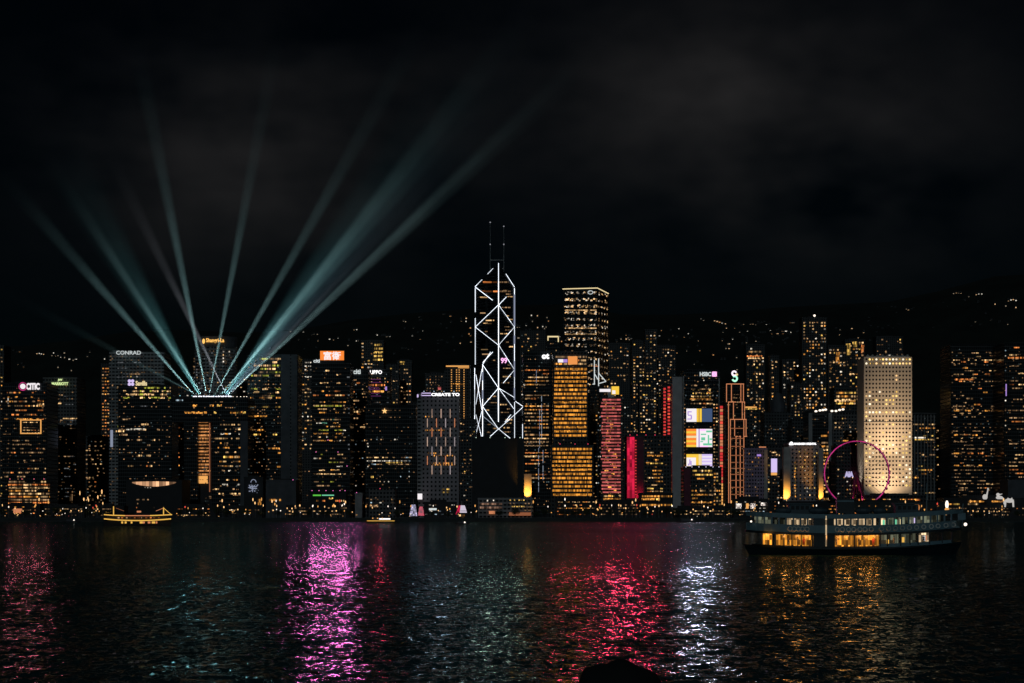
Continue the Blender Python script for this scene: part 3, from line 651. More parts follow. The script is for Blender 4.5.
seg(Cc, Rc, (498.5, 263), (498.5, 388), 'tube', .36); seg(B2, C2, (498.4, 388), (498.4, 421.8), 'tube', .42)
for a, b in (((482.6, 364.6), (498.4, 388)), ((498.4, 388), (482.6, 406.4)), ((482.6, 406.4), (498.4, 429)), ((498.4, 429), (490, 436.6))): seg(B2, C2, a, b)
seg(B2, C2, (483, 416.2), (497.6, 428.2), 'tube_dim', .3)
for a, b in (((498.7, 429), (510.5, 438.6)), ((523.2, 407), (498.7, 429)), ((515.4, 401.2), (523.2, 406.6)), ((523.0, 409), (523.0, 415)), ((522.6, 424), (522.6, 438.6))): seg(C2, D2, a, b)
for a, b in (((498.7, 388), (513.8, 408.8)), ((498.7, 388), (514.2, 397.4)), ((505, 422), (511, 414.5))): seg(C2, D2, a, b, 'tube', .22)
seg(C2, D2, (514.6, 402), (514.6, 438), 'tube', .24)
for a, b in (((481.8, 369), (474.9, 410)), ((474.9, 369), (481.8, 410)), ((474.9, 411), (481.8, 438)), ((481.8, 411), (474.9, 438))): seg(A2, B2, a, b, 'tube', .15)
seg(A2, B2, (474.7, 368), (474.7, 438), 'tube', .32); seg(B2, C2, (482.6, 372), (482.6, 380.5), 'tube_grey', .85); seg(B2, C2, (482.6, 390), (482.6, 399), 'tube_grey', .85); seg(B2, C2, (482.6, 365), (482.6, 438), 'tube', .28)
def facewin(P1, P2, x0, x1, y, h, k):
    a, b, c, d = onface(x0, y + h, P1, P2, .3), onface(x1, y + h, P1, P2, .3), onface(x1, y, P1, P2, .3), onface(x0, y, P1, P2, .3)
    m_ = MB(); q = [v_ + Vector((0, .25, 0)) for v_ in (a, b, c, d)]
    m_.face([a, b, c, d]); m_.face([d, c, q[2], q[3]]); m_.face([q[0], q[1], b, a]); m_.build('window', EW[k], root, RL)
for P1, P2, xa, xb, ya, yb in ((Lc, Cc, 477, 497, 290, 362), (Cc, Rc, 500, 513, 290, 384), (B2, C2, 484, 497, 392, 436), (C2, D2, 500, 513, 404, 437)):
    y = ya
    while y < yb:
        if random.random() < .6:
            x = random.uniform(xa, xb - 4); facewin(P1, P2, x, min(xb, x + random.uniform(2.5, 9)), y, random.uniform(.8, 1.3), pick('dim') if random.random() < .7 else 'warm')
        y += random.uniform(2.6, 4.6)
for y, x0, x1 in ((281.4, 483, 497.8), (290.6, 482, 497.8)): facewin(Lc, Cc, x0, x1, y, 1.5, 'orange')
for y, x0, x1 in ((281.4, 499.2, 509), (290.6, 499.2, 510.5)): facewin(Cc, Rc, x0, x1, y, 1.4, 'dim')
sg = lettering('logo_panel', '99', 500.8, 357.8, 507.2, 363.4, 1990, L['pink'], root, RL, .03)
for nm, xx, yt_ in (('mast', 490.2, 222), ('mast', 503.8, 226)):
    mo = MB().tube(at(xx, 272, 2015), at(xx, yt_, 2015), .55, .22).build(nm, A['plain_grey'], root, RL)
    mb = MB()
    for yy in (yt_ + .3, 244.3): mb.ball(at(xx, yy, 2014.2), .75, n=6, m=4)
    mb.build('beacon_bead', emit('beacon', (.8, .8, .9), .35), mo, (0, 0, 0)).location = (-RL.x, -RL.y, -RL.z)
m = MB(); m.box(wx(490.4, 2015), wx(503.6, 2015), 2014.4, 2015.6, wz(260.6, 2015), wz(259.6, 2015)); m.box(wx(490.4, 2015), wx(503.6, 2015), 2014.4, 2015.6, wz(269, 2015), wz(268.2, 2015)); m.build('mast_crossbar', A['plain_grey'], root, RL)

b = B('office_tower', 'plain blue-black windowless block standing in front of the zigzag-lit tower', 472, 523.5, 439.5, 1640, 34, 'soot'); b.rect('edge_trim', 523.0, 440, 523.5, 486, A['slate'], .3, .02); b.done()
b = B('civic_hall', 'long low white hall with lit galleries on the shore below the zigzag-lit tower', 478, 533, 499, 1570, 30, 'grey_wall', 'hall')
for yy in (503.0, 506.6): b.rect('gallery_light', 480, yy, 502, yy + 1.9, emit('gallery_glow', (1, .55, .36), .22, .3, 2.2), .4, .1)
for yy in (499.6, 506): b.dots(yy, yy + .6, 3, 2.2, .85, 'gold', 509, 525, 1.3, 1.0)
b.bands(503, 510, 3.3, .7, 'dim', 524, 533, .45, (2, 5)); b.rect('gallery_light', 509, 512.4, 531, 515.6, L['copper_dim'], .4, 2); b.rect('gallery_light', 489, 511, 495, 514, L['copper'], .4, 2); b.win(487, 499.8, 488, 501.4, 'white'); b.win(493, 499.8, 494, 501, 'white'); b.done()
b = B('service_tower', 'slim slab washed in orange light beside the blue-black windowless block', 524.2, 531.5, 474, 1625, 12, 'column_stone', 'tower', roof=False); b.done()
b = B('office_tower', 'dark two-letter-topped tower with thin orange floor lines and white vertical light strips', 523, 551, 352, 1760, 34, 'black_glass')
b.bands(366, 480, 3.6, .75, 'orange', 524, 549, .4, (3, 14), .9); b.bands(398, 478, 7.2, .8, 'dim', 524, 549, .3, (4, 16))
for xx, ya, yb in ((539.6, 410, 448), (541.6, 396, 440), (538.6, 448, 492), (536.4, 370, 384), (543.0, 450, 480)):
    y = ya
    while y < yb: l_ = random.uniform(3, 9); b.rect('light_strip', xx - .22, y, xx + .22, min(yb, y + l_), L['tube_grey'] if random.random() < .6 else L['tube_dim'], .3, .1); y += l_ + random.uniform(.5, 3)
b.win(518.5 + 5, 384, 525, 386, 'white'); b.done()
sign('rooftop_sign', 'two white letters at the top of the tower with thin orange floor lines', 'ot', 541.8, 353.4, 549.2, 359.0, 1757, L['white'], .05)
b = B('office_tower', 'dark tower with a bright outlined roof frame, between the two-letter tower and the amber tower', 547, 559.5, 336, 1900, 24, 'black_glass')
for q in ((547.5, 336, 558.6, 337.3), (547.5, 337.3, 548.5, 340.6), (557.8, 337.3, 558.8, 342)): b.rect('frame_light', *q, L['cream'], .5, .1)
b.dots(346, 352, 4, 4, .5, 'warm'); b.done()
# tall square tower with lamps on every floor: two visible faces
Yc = 1930; P0, P1_, P2_, P3_ = corner(562.5, 1936), corner(597.3, 1920), corner(608.6, 1956), corner(575, 1974)
b = B('office_tower', 'tallest square tower dotted with white lamps floor by floor under a gold roof line', 562.5, 608.6, 288.5, Yc, 40, 'black_glass', roof=False, foot=[P0, P1_, P2_, P3_]); root, RL = b.root, b.loc
bpy.data.objects.remove(b.root.children[0]); MB().prism([P0, P1_, P2_, P3_], GZ - 1, [wz(289.5, 1936), wz(288.6, 1920), wz(294, 1956), wz(294, 1974)]).build('wall', A['black_glass'], root, RL)
for P, Q, x0, x1, y0, y1 in ((P0, P1_, 562.5, 597.3, 289.0, 288.0), (P1_, P2_, 597.3, 608.6, 288.0, 293.6)):
    MB().tube(onface(x0 + .1, y0, P, Q, .4), onface(x1 - .1, y1, P, Q, .4), .55, n=5).build('roof_line_light', L['cream'], root, RL)
gl = {k: MB() for k in ('white', 'warm', 'dim')}
y = 292.0; i = 0
while y < 392:
    rich = random.random() < .3
    for x in [565.5 + 5.8 * k for k in range(6)]:
        for _ in range(5 if not rich else 7):
            k = random.choice(('white', 'warm', 'white', 'dim', 'dim')) if not rich else random.choice(('warm', 'white', 'warm'))
            a_ = x + random.uniform(-1.6, 2.6); c_ = y + random.uniform(-.8, 1.9); w_ = random.uniform(.8, 1.9)
            p0, p1 = onface(a_, c_ + 1.0, P0, P1_, .35), onface(min(596.6, a_ + w_), c_, P0, P1_, .35); gl[k].face([p0, (p1.x, p1.y, p0.z), p1, (p0.x, p0.y, p1.z)])
    for x in (598.5, 601.4, 604.3, 606.8):
        for _ in range(2):
            k = random.choice(('white', 'warm', 'dim', 'dim')); a_ = x + random.uniform(-.5, .8); c_ = y + (x - 597) * .22 + random.uniform(-.4, 1.8)
            p0, p1 = onface(a_, c_ + 1.0, P1_, P2_, .35), onface(min(608.2, a_ + .9), c_, P1_, P2_, .35); gl[k].face([p0, (p1.x, p1.y, p0.z), p1, (p0.x, p0.y, p1.z)])
    y += 6.55; i += 1
for k in gl: o = gl[k].build('window_glazing', EW[k], root, RL); o['kind'] = 'stuff'
for y_ in (309.6, 327.6, 333.6): facewin(P0, P1_, 565, 596.4, y_, 1.1, 'warm')
m = MB()
for k in range(16):
    t0, t1 = 2 * math.pi * k / 16, 2 * math.pi * (k + 1) / 16
    m.tube(onface(590.4 + 2.5 * math.cos(t0), 292.4 + 1.7 * math.sin(t0), P0, P1_, .9), onface(590.4 + 2.5 * math.cos(t1), 292.4 + 1.7 * math.sin(t1), P0, P1_, .9), .35, n=5)
tag(m.build('oval_sign', L['silver'], None, at(590.4, 294, 1921)), 'small white oval ring emblem at the top of the tallest square tower', 'sign')
# white angular roof trusses of the next tower
b = B('office_tower', 'dark slim tower topped by white-lit angular trusses in front of the tallest square tower', 590, 603, 386, 1800, 26, 'black_glass'); b.dots(390, 496, 4.2, 3, .25, 'home', w=1.6)
for a, c in (((594.4, 360), (594.4, 384.5)), ((598.6, 358.5), (598.6, 386)), ((594.6, 374), (599, 381)), ((598.8, 373.4), (606, 381.6)), ((599, 383.4), (606, 381.4)), ((592.6, 384.2), (595, 383.8))): b.add('truss_tube', MB().tube(at(*a, 1799), at(*c, 1799), .5, n=5), L['silver'])
b.add('truss_tube', MB().tube(at(593.5, 366.2, 1799), at(598.6, 366.2, 1799), .4, n=5), L['copper']); b.done()
# amber tower
b = B('office_tower', 'tower glowing amber on every floor, an orange square near its top', 553, 588, 352.5, 1660, 38, 'dark_wall')
b.bands(356, 366, 3.5, .8, 'orange', 554, 587, .5, (4, 14), 1); b.bands(368, 437, 4.15, 1, 'floor', 553.6, 587, .5, (2, 11), 1); b.done()
b = B('office_tower', 'wider lower amber-lit block in front of the foot of the glowing amber tower', 551, 593.5, 446, 1625, 30, 'dark_wall')
b.bands(448, 496, 4.15, 1, 'floor', 552, 592, .5, (2, 12), 1); b.done()
s_ = empty('rooftop_sign', at(567.5, 367, 1658), 'glowing white-violet strip with an orange square near the top of the amber tower', 'sign')
MB().box(wx(558, 1658), wx(563.2, 1658), 1657.4, 1658.6, wz(362.4, 1658), wz(359.3, 1658)).build('white_panel', L['screen'], s_, s_.location); MB().box(wx(563.3, 1658), wx(567.4, 1658), 1657.4, 1658.6, wz(362.4, 1658), wz(359.3, 1658)).build('violet_panel', L['violet'], s_, s_.location); MB().box(wx(568, 1658), wx(577.4, 1658), 1657.2, 1658.8, wz(364.4, 1658), wz(356.4, 1658)).build('orange_panel', emit('panel_orange', (1, .36, .09), .85), s_, s_.location)
# rose striped tower
b = B('office_tower', 'tower striped in rose-red floor lights below a white bar and orange square sign', 600, 621.5, 397, 1640, 28, 'dark_wall')
y = 399
while y < 494:
    b.rect('floor_light', 601.4 + random.uniform(-1.2, 1.6), y, 621 - random.uniform(0, .8), y + 1.5, L['rose'], .6, .5)
    if 402 < y < 490 and random.random() < .85: x = random.uniform(604, 614); b.win(x, y + 1.6, x + random.uniform(1.5, 4.5), y + 3.0, random.choice(('amber', 'orange', 'dim')))
    y += 3.3
b.bands(495, 499, 3, .9, 'amber', 603, 621, .6, (2, 6), 1); b.dots(412, 494, 4.4, 1.6, .5, 'pale', 597.6, 601, 1.0); b.done()
s_ = empty('rooftop_sign', at(609, 397, 1638), 'white bar sign with an orange-yellow square on the roof of the rose-striped tower', 'sign')
MB().box(wx(599.6, 1638), wx(610.6, 1638), 1637.6, 1638.6, wz(391.8, 1638), wz(389.0, 1638)).build('white_bar', L['screen'], s_, s_.location); MB().box(wx(611.6, 1638), wx(619, 1638), 1637.4, 1638.6, wz(394.4, 1638), wz(386.4, 1638)).build('square_panel', L['yellow'], s_, s_.location); MB().box(wx(612.2, 1638), wx(615.4, 1638), 1637.1, 1637.38, wz(394, 1638), wz(390.4, 1638)).build('square_emblem', L['screen'], s_, s_.location); MB().box(wx(608, 1638), wx(614, 1638), 1638.7, 1639.4, wz(397.5, 1638), wz(386.6, 1638)).build('support', A['steel'], s_, s_.location)
# crimson wall and its neighbour
b = B('office_tower', 'block with a glowing crimson side wall and amber strips', 627, 671, 436.5, 1640, 34, 'dark_wall')
b.rect('crimson_wall', 627, 437, 634.6, 498, L['crimson'], .5, .3); b.rect('shaded_wall', 634.8, 437, 643.6, 498, A['maroon'], .5, .2)  # the crimson wall is floodlit; its red light is painted as glow
y = 440
while y < 496: b.rect('dim_fin', 634.9, y, 636.4, y + 1.2, L['red'], .3, .75); y += 3.0
for yy in (455, 458, 468, 471.4, 478, 481, 491.6): b.dots(yy, yy + 1, 2, 1.6, .8, 'gold', 634.6, 638.2, .9, .8)
b.bands(452, 494, 3.6, .5, 'amber', 646, 663, .45, (2, 8), .85); b.bands(455, 494, 7.2, .6, 'orange', 646, 663, .3, (4, 16)); b.done(dy=-.3)
b = B('low_building', 'low building with amber windows at the foot of the crimson wall', 640, 673, 494, 1600, 24, 'soot', 'building'); b.bands(495.4, 505, 2.9, .75, 'amber', 641, 672, .6, (1.5, 5), .9); b.done()
for nm, lab, xa, xb, yt_, Y_, ya, yb, p_ in (
 ('residential_tower', 'slim apartment tower with a yellow-lit crown rising behind the crimson wall', 645, 657, 330, 2300, 332, 382, .55),
 ('residential_tower', 'dark apartment block spotted with small lights left of the yellow-crowned slim tower', 632, 646, 341, 2340, 344, 436, .34),
 ('residential_tower', 'mid-height apartment block with clustered yellow windows in front of the yellow-crowned slim tower', 639, 657, 383, 2050, 385, 436, .5),
 ('residential_tower', 'broad dim apartment block behind the red-lamp column tower', 655, 676, 346, 2380, 349, 420, .3)):
    b = B(nm, lab, xa, xb, yt_, Y_, 24, 'residential', 'apartment tower'); b.dots(ya, yb, 3.1, 2.7, p_, 'home', w=1.5)
    if 'crowned slim' in lab and xa == 645: b.win(646, 331, 656, 332.6, 'gold'); b.win(648, 334.4, 656, 335.6, 'warm')
    b.done(60)
b = B('office_tower', 'dark tower faced with two columns of red lamps', 662.6, 673.5, 386, 1680, 22, 'dark_wall')
for xx, k0 in ((664.6, 388), (668.8, 386.6)):
    y = k0
    while y < 490: b.rect('red_lamp', xx - 1.15, y, xx + 1.15, y + 1.8, L['red'] if random.random() < .75 else L['bead_red'], .5, .2); y += 3.3
for yy in (390, 394, 398, 487, 490): b.win(667.6, yy, 670.4, yy + 2, 'amber')
b.win(663, 494, 672, 497, 'gold'); b.done()
b = B('service_tower', 'plain grey slab tower between the red-lamp columns and the three-screen tower', 672.4, 682.8, 378, 1670, 20, 'pale_slab', 'tower'); b.done()
# three-screen tower
Y = 1660
b = B('bank_tower', 'broad dark tower with three big bright screens stacked on its front', 683, 720, 371, Y, 40, 'black_glass')
for a, c in (((683.4, 376), (683.4, 500)), ((719.2, 378), (719.2, 466))): b.add('service_mast', MB().tube(at(*a, Y - 1), at(*c, Y - 1), .7, n=6), A['steel'])
b.bands(385, 405, 3.6, .7, 'dim', 690, 713, .42, (1.5, 5)); b.dots(389.5, 398, 3.3, 2.5, .7, 'gold', 692, 711, 1.3, 1.2); b.win(690, 398.2, 711, 399.8, 'amber')
b.dots(404, 500, 3.8, 2.2, .7, 'dim', 683, 686, 1.2); b.dots(404, 470, 3.4, 2.4, .8, 'dim', 713, 718, 1.4); b.dots(380, 400, 5, 4, .3, 'pale')
for x0_, y0_, x1_, y1_, nm in ((686, 408.4, 712.4, 422.2, 0), (686, 428.6, 712.4, 447.4, 1), (686, 454, 712.4, 466.4, 2)):
    sc = b.rect('screen', x0_, y0_, x1_, y1_, A['soot'], .8, .2)
    def pix(xa, ya, xb, yb, mat, k=0):
        o = MB().box(wx(xa, Y), wx(xb, Y), Y - 1.35 - .05 * k, Y - 1.05, wz(yb, Y), wz(ya, Y)).build('picture_panel', L[mat], sc); o.location = -Vector(b.loc)
    if nm == 0:
        pix(686.3, 408.7, 696.4, 421.9, 'screen'); pix(696.5, 408.7, 701.6, 421.9, 'yellow'); pix(701.9, 408.7, 712.1, 421.9, 'slate')
        for q in ((687.4, 411.4, 691.6, 412.4), (687.4, 412.4, 688.4, 415), (687.8, 414.8, 691.4, 415.8), (690.6, 415.8, 691.8, 419), (687.2, 418.6, 691.4, 419.6)): pix(*q, 'violet', 1)
        pix(698.6, 408.7, 699.3, 421.9, 'copper_dim', 1)
    elif nm == 1:
        yy = 429
        for i, c_ in enumerate(('orange', 'yellow', 'orange', 'cream', 'orange', 'yellow', 'orange', 'yellow')): pix(686.3, yy, 696.2, yy + 2.2, c_); yy += 2.26
        pix(696.3, 429, 698.4, 447, 'screen'); pix(698.5, 429, 699.4, 447, 'violet'); pix(699.5, 429, 712.1, 447, 'screen')
        for q in ((700.6, 433.8, 706, 435), (706, 430.6, 711.8, 432.4), (701, 437.4, 705, 440.4), (707.6, 435, 709, 443.4), (709.4, 438.4, 711.8, 440), (703, 443.4, 711.8, 445.4), (700.2, 441.2, 703, 442.2)): pix(*q, 'mint', 1)
        for q in ((700, 429.2, 705.6, 431), (700, 446, 708, 447)): pix(*q, 'pink', 1)
    else:
        pix(686.3, 454.2, 698.4, 466.2, 'yellow'); pix(686.4, 457.6, 695.8, 466.1, 'screen', 1); pix(698.5, 454.2, 701.6, 466.2, 'cream'); pix(701.7, 454.2, 712.1, 466.2, 'lilac')
        for yy in (456.4, 459.4, 462.6): pix(701.8, yy, 712, yy + 1.1, 'screen', 1)
        for q in ((689.2, 459.4, 690.2, 464.6), (690.4, 461, 691.4, 465.6), (688, 463.6, 689, 465.6)): pix(*q, 'violet', 2)
b.done()
s_ = empty('rooftop_sign', at(709, 376.4, Y - 1), 'white block lettering with a pink-white hexagon emblem on the three-screen tower', 'sign')
lettering('lettering', 'HSBC', 699.8, 372.0, 711.2, 376.2, Y - 1, L['silver'], s_, s_.location, .03)
m = MB()
for q in (((712, 371.6), (712, 376.6), (714.3, 374.1)), ((716.8, 371.6), (714.3, 374.1), (716.8, 376.6)), ((712.3, 371.6), (714.3, 373.9), (716.5, 371.6)), ((712.3, 376.6), (716.5, 376.6), (714.3, 374.3))):
    m.face([at(*c_, Y - 1.3) for c_ in q]); 
    for i in range(3): m.face([at(*q[i], Y - 1.3), at(*q[(i + 1) % 3], Y - 1.3), at(*q[(i + 1) % 3], Y - .9), at(*q[i], Y - .9)])
m.build('emblem', L['pink'], s_, s_.location)
b = B('office_tower', 'block with a maroon flank and bright amber floors below the three screens', 683.5, 721.5, 468, 1610, 26, 'dark_wall')
b.rect('maroon_flank', 684, 468.4, 690.6, 507, L['purple_dim'], .4, .1).data.materials[0] = A['maroon']
for yy, p_ in ((470, .8), (474, .95), (478, .5), (490, .4), (494, .7), (497.6, .98), (501.6, .98), (505.6, .98)): b.bands(yy, yy + 1, 3, p_, 'amber', 691, 713, .5, (2, 9), 1)
b.dots(473, 506, 3.4, 2.4, .85, 'amber', 713.5, 721, 1.6, 1.5)
for k in range(9): b.rect('mullion', 692 + k * 2.4, 479, 692.35 + k * 2.4, 489.6, A['mid_wall'], .3, .1)
b.done()
b = B('office_tower', 'narrow tower with a column of red and orange lamps beside the three screens', 718.6, 726.4, 404, 1690, 18, 'dark_wall')
y = 406
while y < 503: b.rect('lamp_panel', 719.6 + random.uniform(0, .5), y, 723.6 + random.uniform(-.6, .4), y + 2.5, random.choice((L['red'], L['red'], L['bead_red'], L['copper'])) if y < 482 else L['bead'], .5, .2); y += 3.1
b.dots(407, 470, 3, 3, .5, 'orange', 715.6, 719); b.done()
# copper-outlined stepped tower
Y = 1640
b = B('bank_tower', 'slim stepped tower with all its edges outlined in copper light', 726, 746, 383.6, Y, 26, 'black_glass', roof=False)
bpy.data.objects.remove(b.root.children[0])
for nm, xa, xb, ya, dy in (('upper_block', 726.2, 744.4, 383.6, 6), ('middle_block', 728, 744.9, 401.6, 4), ('lower_block', 730, 746.4, 419.0, 2), ('front_block', 735, 740.6, 436, 0.6)):
    b.add(nm, MB().box(wx(xa, Y), wx(xb, Y), Y + dy, Y + 26, GZ - 1, wz(ya, Y)), A['black_glass'])
for x, ya, yb, dy in ((726.5, 384, 402, 6), (731.4, 384, 402, 6), (740.8, 384, 402, 6), (743.4, 384, 402, 6), (728.4, 402, 419, 4), (733.4, 402, 419, 4), (742.2, 402, 419, 4), (744.5, 402, 419, 4), (730.4, 419, 503, 2), (734.6, 419, 436, 2), (743.8, 419, 503, 2), (746.0, 419, 436, 2), (736, 436, 503, .6), (740.2, 436, 503, .6), (728.6, 419, 503, 4)):
    b.rect('edge_light', x - .34, ya, x + .34, yb, L['copper'], .5, .1, dy=dy)
for xa, xb, yy, dy in ((726.2, 743.9, 384, 6), (728, 744.9, 402, 4), (730, 746.4, 419.4, 2), (735.4, 740.8, 436.4, .6), (743.6, 747, 436.4, 2)): b.rect('edge_light', xa, yy - .4, xb, yy + .4, L['copper'], .5, .3, dy=dy)
for yy in (428, 438, 446, 455, 462, 468, 474, 480, 487, 494): b.rect('floor_light', 730.6, yy, 743.6, yy + .8, L['copper_dim'], .4, .25, dy=.5)
b.bands(388, 418, 4.5, .22, 'dim', 732, 741, .4, (2, 4)); b.done()
s_ = empty('rooftop_emblem', at(734.6, 383, Y + 10), 'glowing white and mint looped emblem above the copper-outlined tower', 'sign')
for nm, cx_, cy_, rx, ry, mt, st in (('upper_loop', 734.2, 373.4, 2.0, 2.2, 'pink', 0.3), ('lower_loop', 734.8, 378.6, 2.3, 2.5, 'mint', 3.4)):
    m = MB()
    for k in range(11):
        t0, t1 = st + 5.2 * k / 11, st + 5.2 * (k + 1) / 11
        m.tube(at(cx_ + rx * math.cos(t0), cy_ - ry * math.sin(t0), Y + 10), at(cx_ + rx * math.cos(t1), cy_ - ry * math.sin(t1), Y + 10), .85, n=6)
    m.build(nm, emit('emblem_' + nm, (1, .82, .95) if mt == 'pink' else (.42, 1.0, .68), 1.3), s_, s_.location)
MB().ball(at(736.8, 374.6, Y + 10), 1.2).build('bead', L['cream'], s_, s_.location)
MB().tube(at(735, 384, Y + 10.6), at(735, 380.6, Y + 10.6), .4).build('support', A['steel'], s_, s_.location)

# ------------------------------------------------------------------ right half of the skyline
def uplight(name, label, pos, target, power, col, angle=40, group=None, r=0.5, blend=.8):
    """A floodlight: yoke, housing and lens on the ground or a roof, with its own lamp."""
    pos, target = Vector(pos), Vector(target); d = (target - pos).normalized()
    t = empty(name, pos - Vector((0, 0, .9)), label, 'floodlight', group); o_ = t.location
    MB().tube(pos - d * .9, pos - d * .05, .34, .42, 8).build('housing', A['soot'], t, o_)
    MB().tube(pos - d * .04, pos, .36, .36, 8).build('lens', FLOOD_LENS.setdefault(col, emit('flood_lens', col, 1.5)), t, o_)
    MB().tube(pos - d * .5 - Vector((0, 0, .9)), pos - d * .5, .12, n=5).build('yoke', A['steel'], t, o_)
    ld = bpy.data.lights.new('flood_lamp', 'SPOT'); ld.energy = power; ld.color = col; ld.spot_size = R(angle); ld.spot_blend = blend; ld.shadow_soft_size = r
    lo = bpy.data.objects.new('flood_lamp', ld); COL.objects.link(lo); lo.parent = t
    lo.location = pos + d * .4 - o_; lo.rotation_euler = d.to_track_quat('-Z', 'Y').to_euler()
    return t
FLOOD_LENS = {}
b = B('office_tower', 'dim purple-tinted block right of the copper-outlined tower', 744, 767, 449, 1640, 30, 'purple_wall'); b.dots(453, 500, 4.2, 3, .16, 'orange'); b.rect('roof_glow', 757, 454.4, 761, 456.2, L['violet'], .3, .1); b.rect('edge_column', 764, 450, 767.4, 502, A['column_stone'], .8, .1); b.done()
b = B('office_tower', 'block with a tall narrow white-violet screen on its front', 766.6, 790, 447, 1680, 30, 'dark_wall'); b.bands(454, 500, 3.6, .3, 'dim', 776, 785, .4, (2, 6)); b.dots(451, 500, 3.4, 2.2, .6, 'gold', 766.8, 771, 1.6, 1.5); b.bands(452, 457, 3, .7, 'orange', 771, 780)
b.rect('screen', 771, 458.6, 777, 472.4, L['lilac'], .6, .3); b.rect('screen_footer', 771, 472.6, 776.8, 475.2, L['bead'], .6, .3); b.rect('slatted_panel', 777.4, 458.4, 784, 474, A['slate'], .4, .1)
b.rect('roof_line', 750, 446.6, 766, 447.6, L['copper'], .4, .1); b.done()
b = B('service_tower', 'pale flared column washed with orange light from its foot, left of the fan-emblem hotel', 783.6, 790.4, 447, 1625, 8, 'column_stone', 'tower', roof=False); b.done()
b = B('hotel_tower', 'hotel block with small warm windows under a long white sign with a fan emblem', 788.6, 819.4, 444, 1650, 30, 'hotel_wall')
b.dots(449, 500, 3.5, 2.3, .34, 'home', 799, 818, 1.0, 1.1); b.dots(462, 496, 2.8, 2, .85, 'amber', 793.8, 796.2, 1.6, 1.5); b.dots(451, 453, 3, 2.2, .9, 'gold', 793, 806, 1.2, 1.2); b.done()
s_ = empty('hotel_sign', at(802, 445.4, 1648), 'long glowing white hotel sign with a fan emblem at its left end', 'sign')
MB().box(wx(793.4, 1648), wx(816.8, 1648), 1648, 1649.2, wz(445.2, 1648), wz(442.2, 1648)).build('backing', A['slate'], s_, s_.location)
lettering('lettering', 'MANDARIN ORIENTAL', 794.2, 442.7, 816.4, 444.9, 1647.4, L['white'], s_, s_.location, .05)
m = MB(); fan = [at(791.4 + 2.3 * math.cos(math.pi * k / 10), 445 - 3.4 * math.sin(math.pi * k / 10), 1647.4) for k in range(11)]
for k in range(10): m.face([at(791.4, 445.2, 1647.2), fan[k + 1], fan[k]])
m.build('fan_emblem', L['white'], s_, s_.location)
b = B('service_tower', 'slim pale column washed with orange light between the fan-emblem hotel and the wheel', 818.8, 823.4, 448, 1630, 8, 'column_stone', 'tower', roof=False); b.done()
b = B('office_tower', 'twin-column office tower with bright roof lamps and orange floor strips behind the wheel', 808, 833, 412, 1780, 30, 'black_glass')
for xx in (808.5, 828.4): b.rect('edge_column', xx, 413, xx + 3.6, 500, A['plain_grey'], 1.2, .1)
b.bands(414, 500, 3.5, .7, 'orange', 821, 829, .5, (2, 7), .9); b.dots(420, 500, 4.4, 3, .2, 'home', 812, 820); b.done()
b = B('office_tower', 'dark office block with white roof lamps between the wheel and the round-windowed tower', 833, 860, 414, 1800, 30, 'mid_wall'); b.bands(436, 500, 4.2, .5, 'amber', 834, 858, .4, (3, 12), .7); b.dots(418, 434, 4.4, 3.2, .35, 'home', w=1.6); b.done()
for i, (px, py, st) in enumerate(((816, 411.2, 1), (820, 410.4, 1), (823, 410, 1), (825.6, 409.6, 1), (832, 411, 1), (836, 411, 1), (839.6, 410, 1), (843, 409.4, 1))):
    c_ = at(px, py, 1778); t = empty('roof_lamp', c_ - Vector((0, 0, 1.6)), 'white lamp on the bright roof line behind the wheel', 'lamp', 'roof lamps behind the wheel')
    MB().tube(c_ - Vector((0, 0, 1.8)), c_ - Vector((0, 0, .4)), .15).build('pole', A['steel'], t, t.location); MB().ball(c_, 1.5, .8, 1.0).build('lantern', L['bead_white'], t, t.location)
b = B('office_tower', 'dark dome-topped block between the copper-outlined tower and the tallest apartment tower', 764, 792, 412, 1900, 30, 'dark_wall', roof=False); b.dots(428, 446, 5, 4, .22, 'pale'); m = MB(); m.ball(at(778, 412, 1915), ms(8, 1915), ms(8, 1915), ms(20, 1915), 14, 8); b.add('dome', m, A['slate']); b.done()
b = B('office_tower', 'small block with a bright yellow roof line right of the copper-outlined tower', 745, 758, 407, 1820, 20, 'dark_wall'); b.win(745.6, 408, 757, 409.6, 'gold'); b.rect('roof_light', 745.2, 406.6, 756.6, 407.8, L['bead'], .4, .1); b.dots(412, 446, 4.6, 3.2, .35, 'home', w=1.7); b.done()
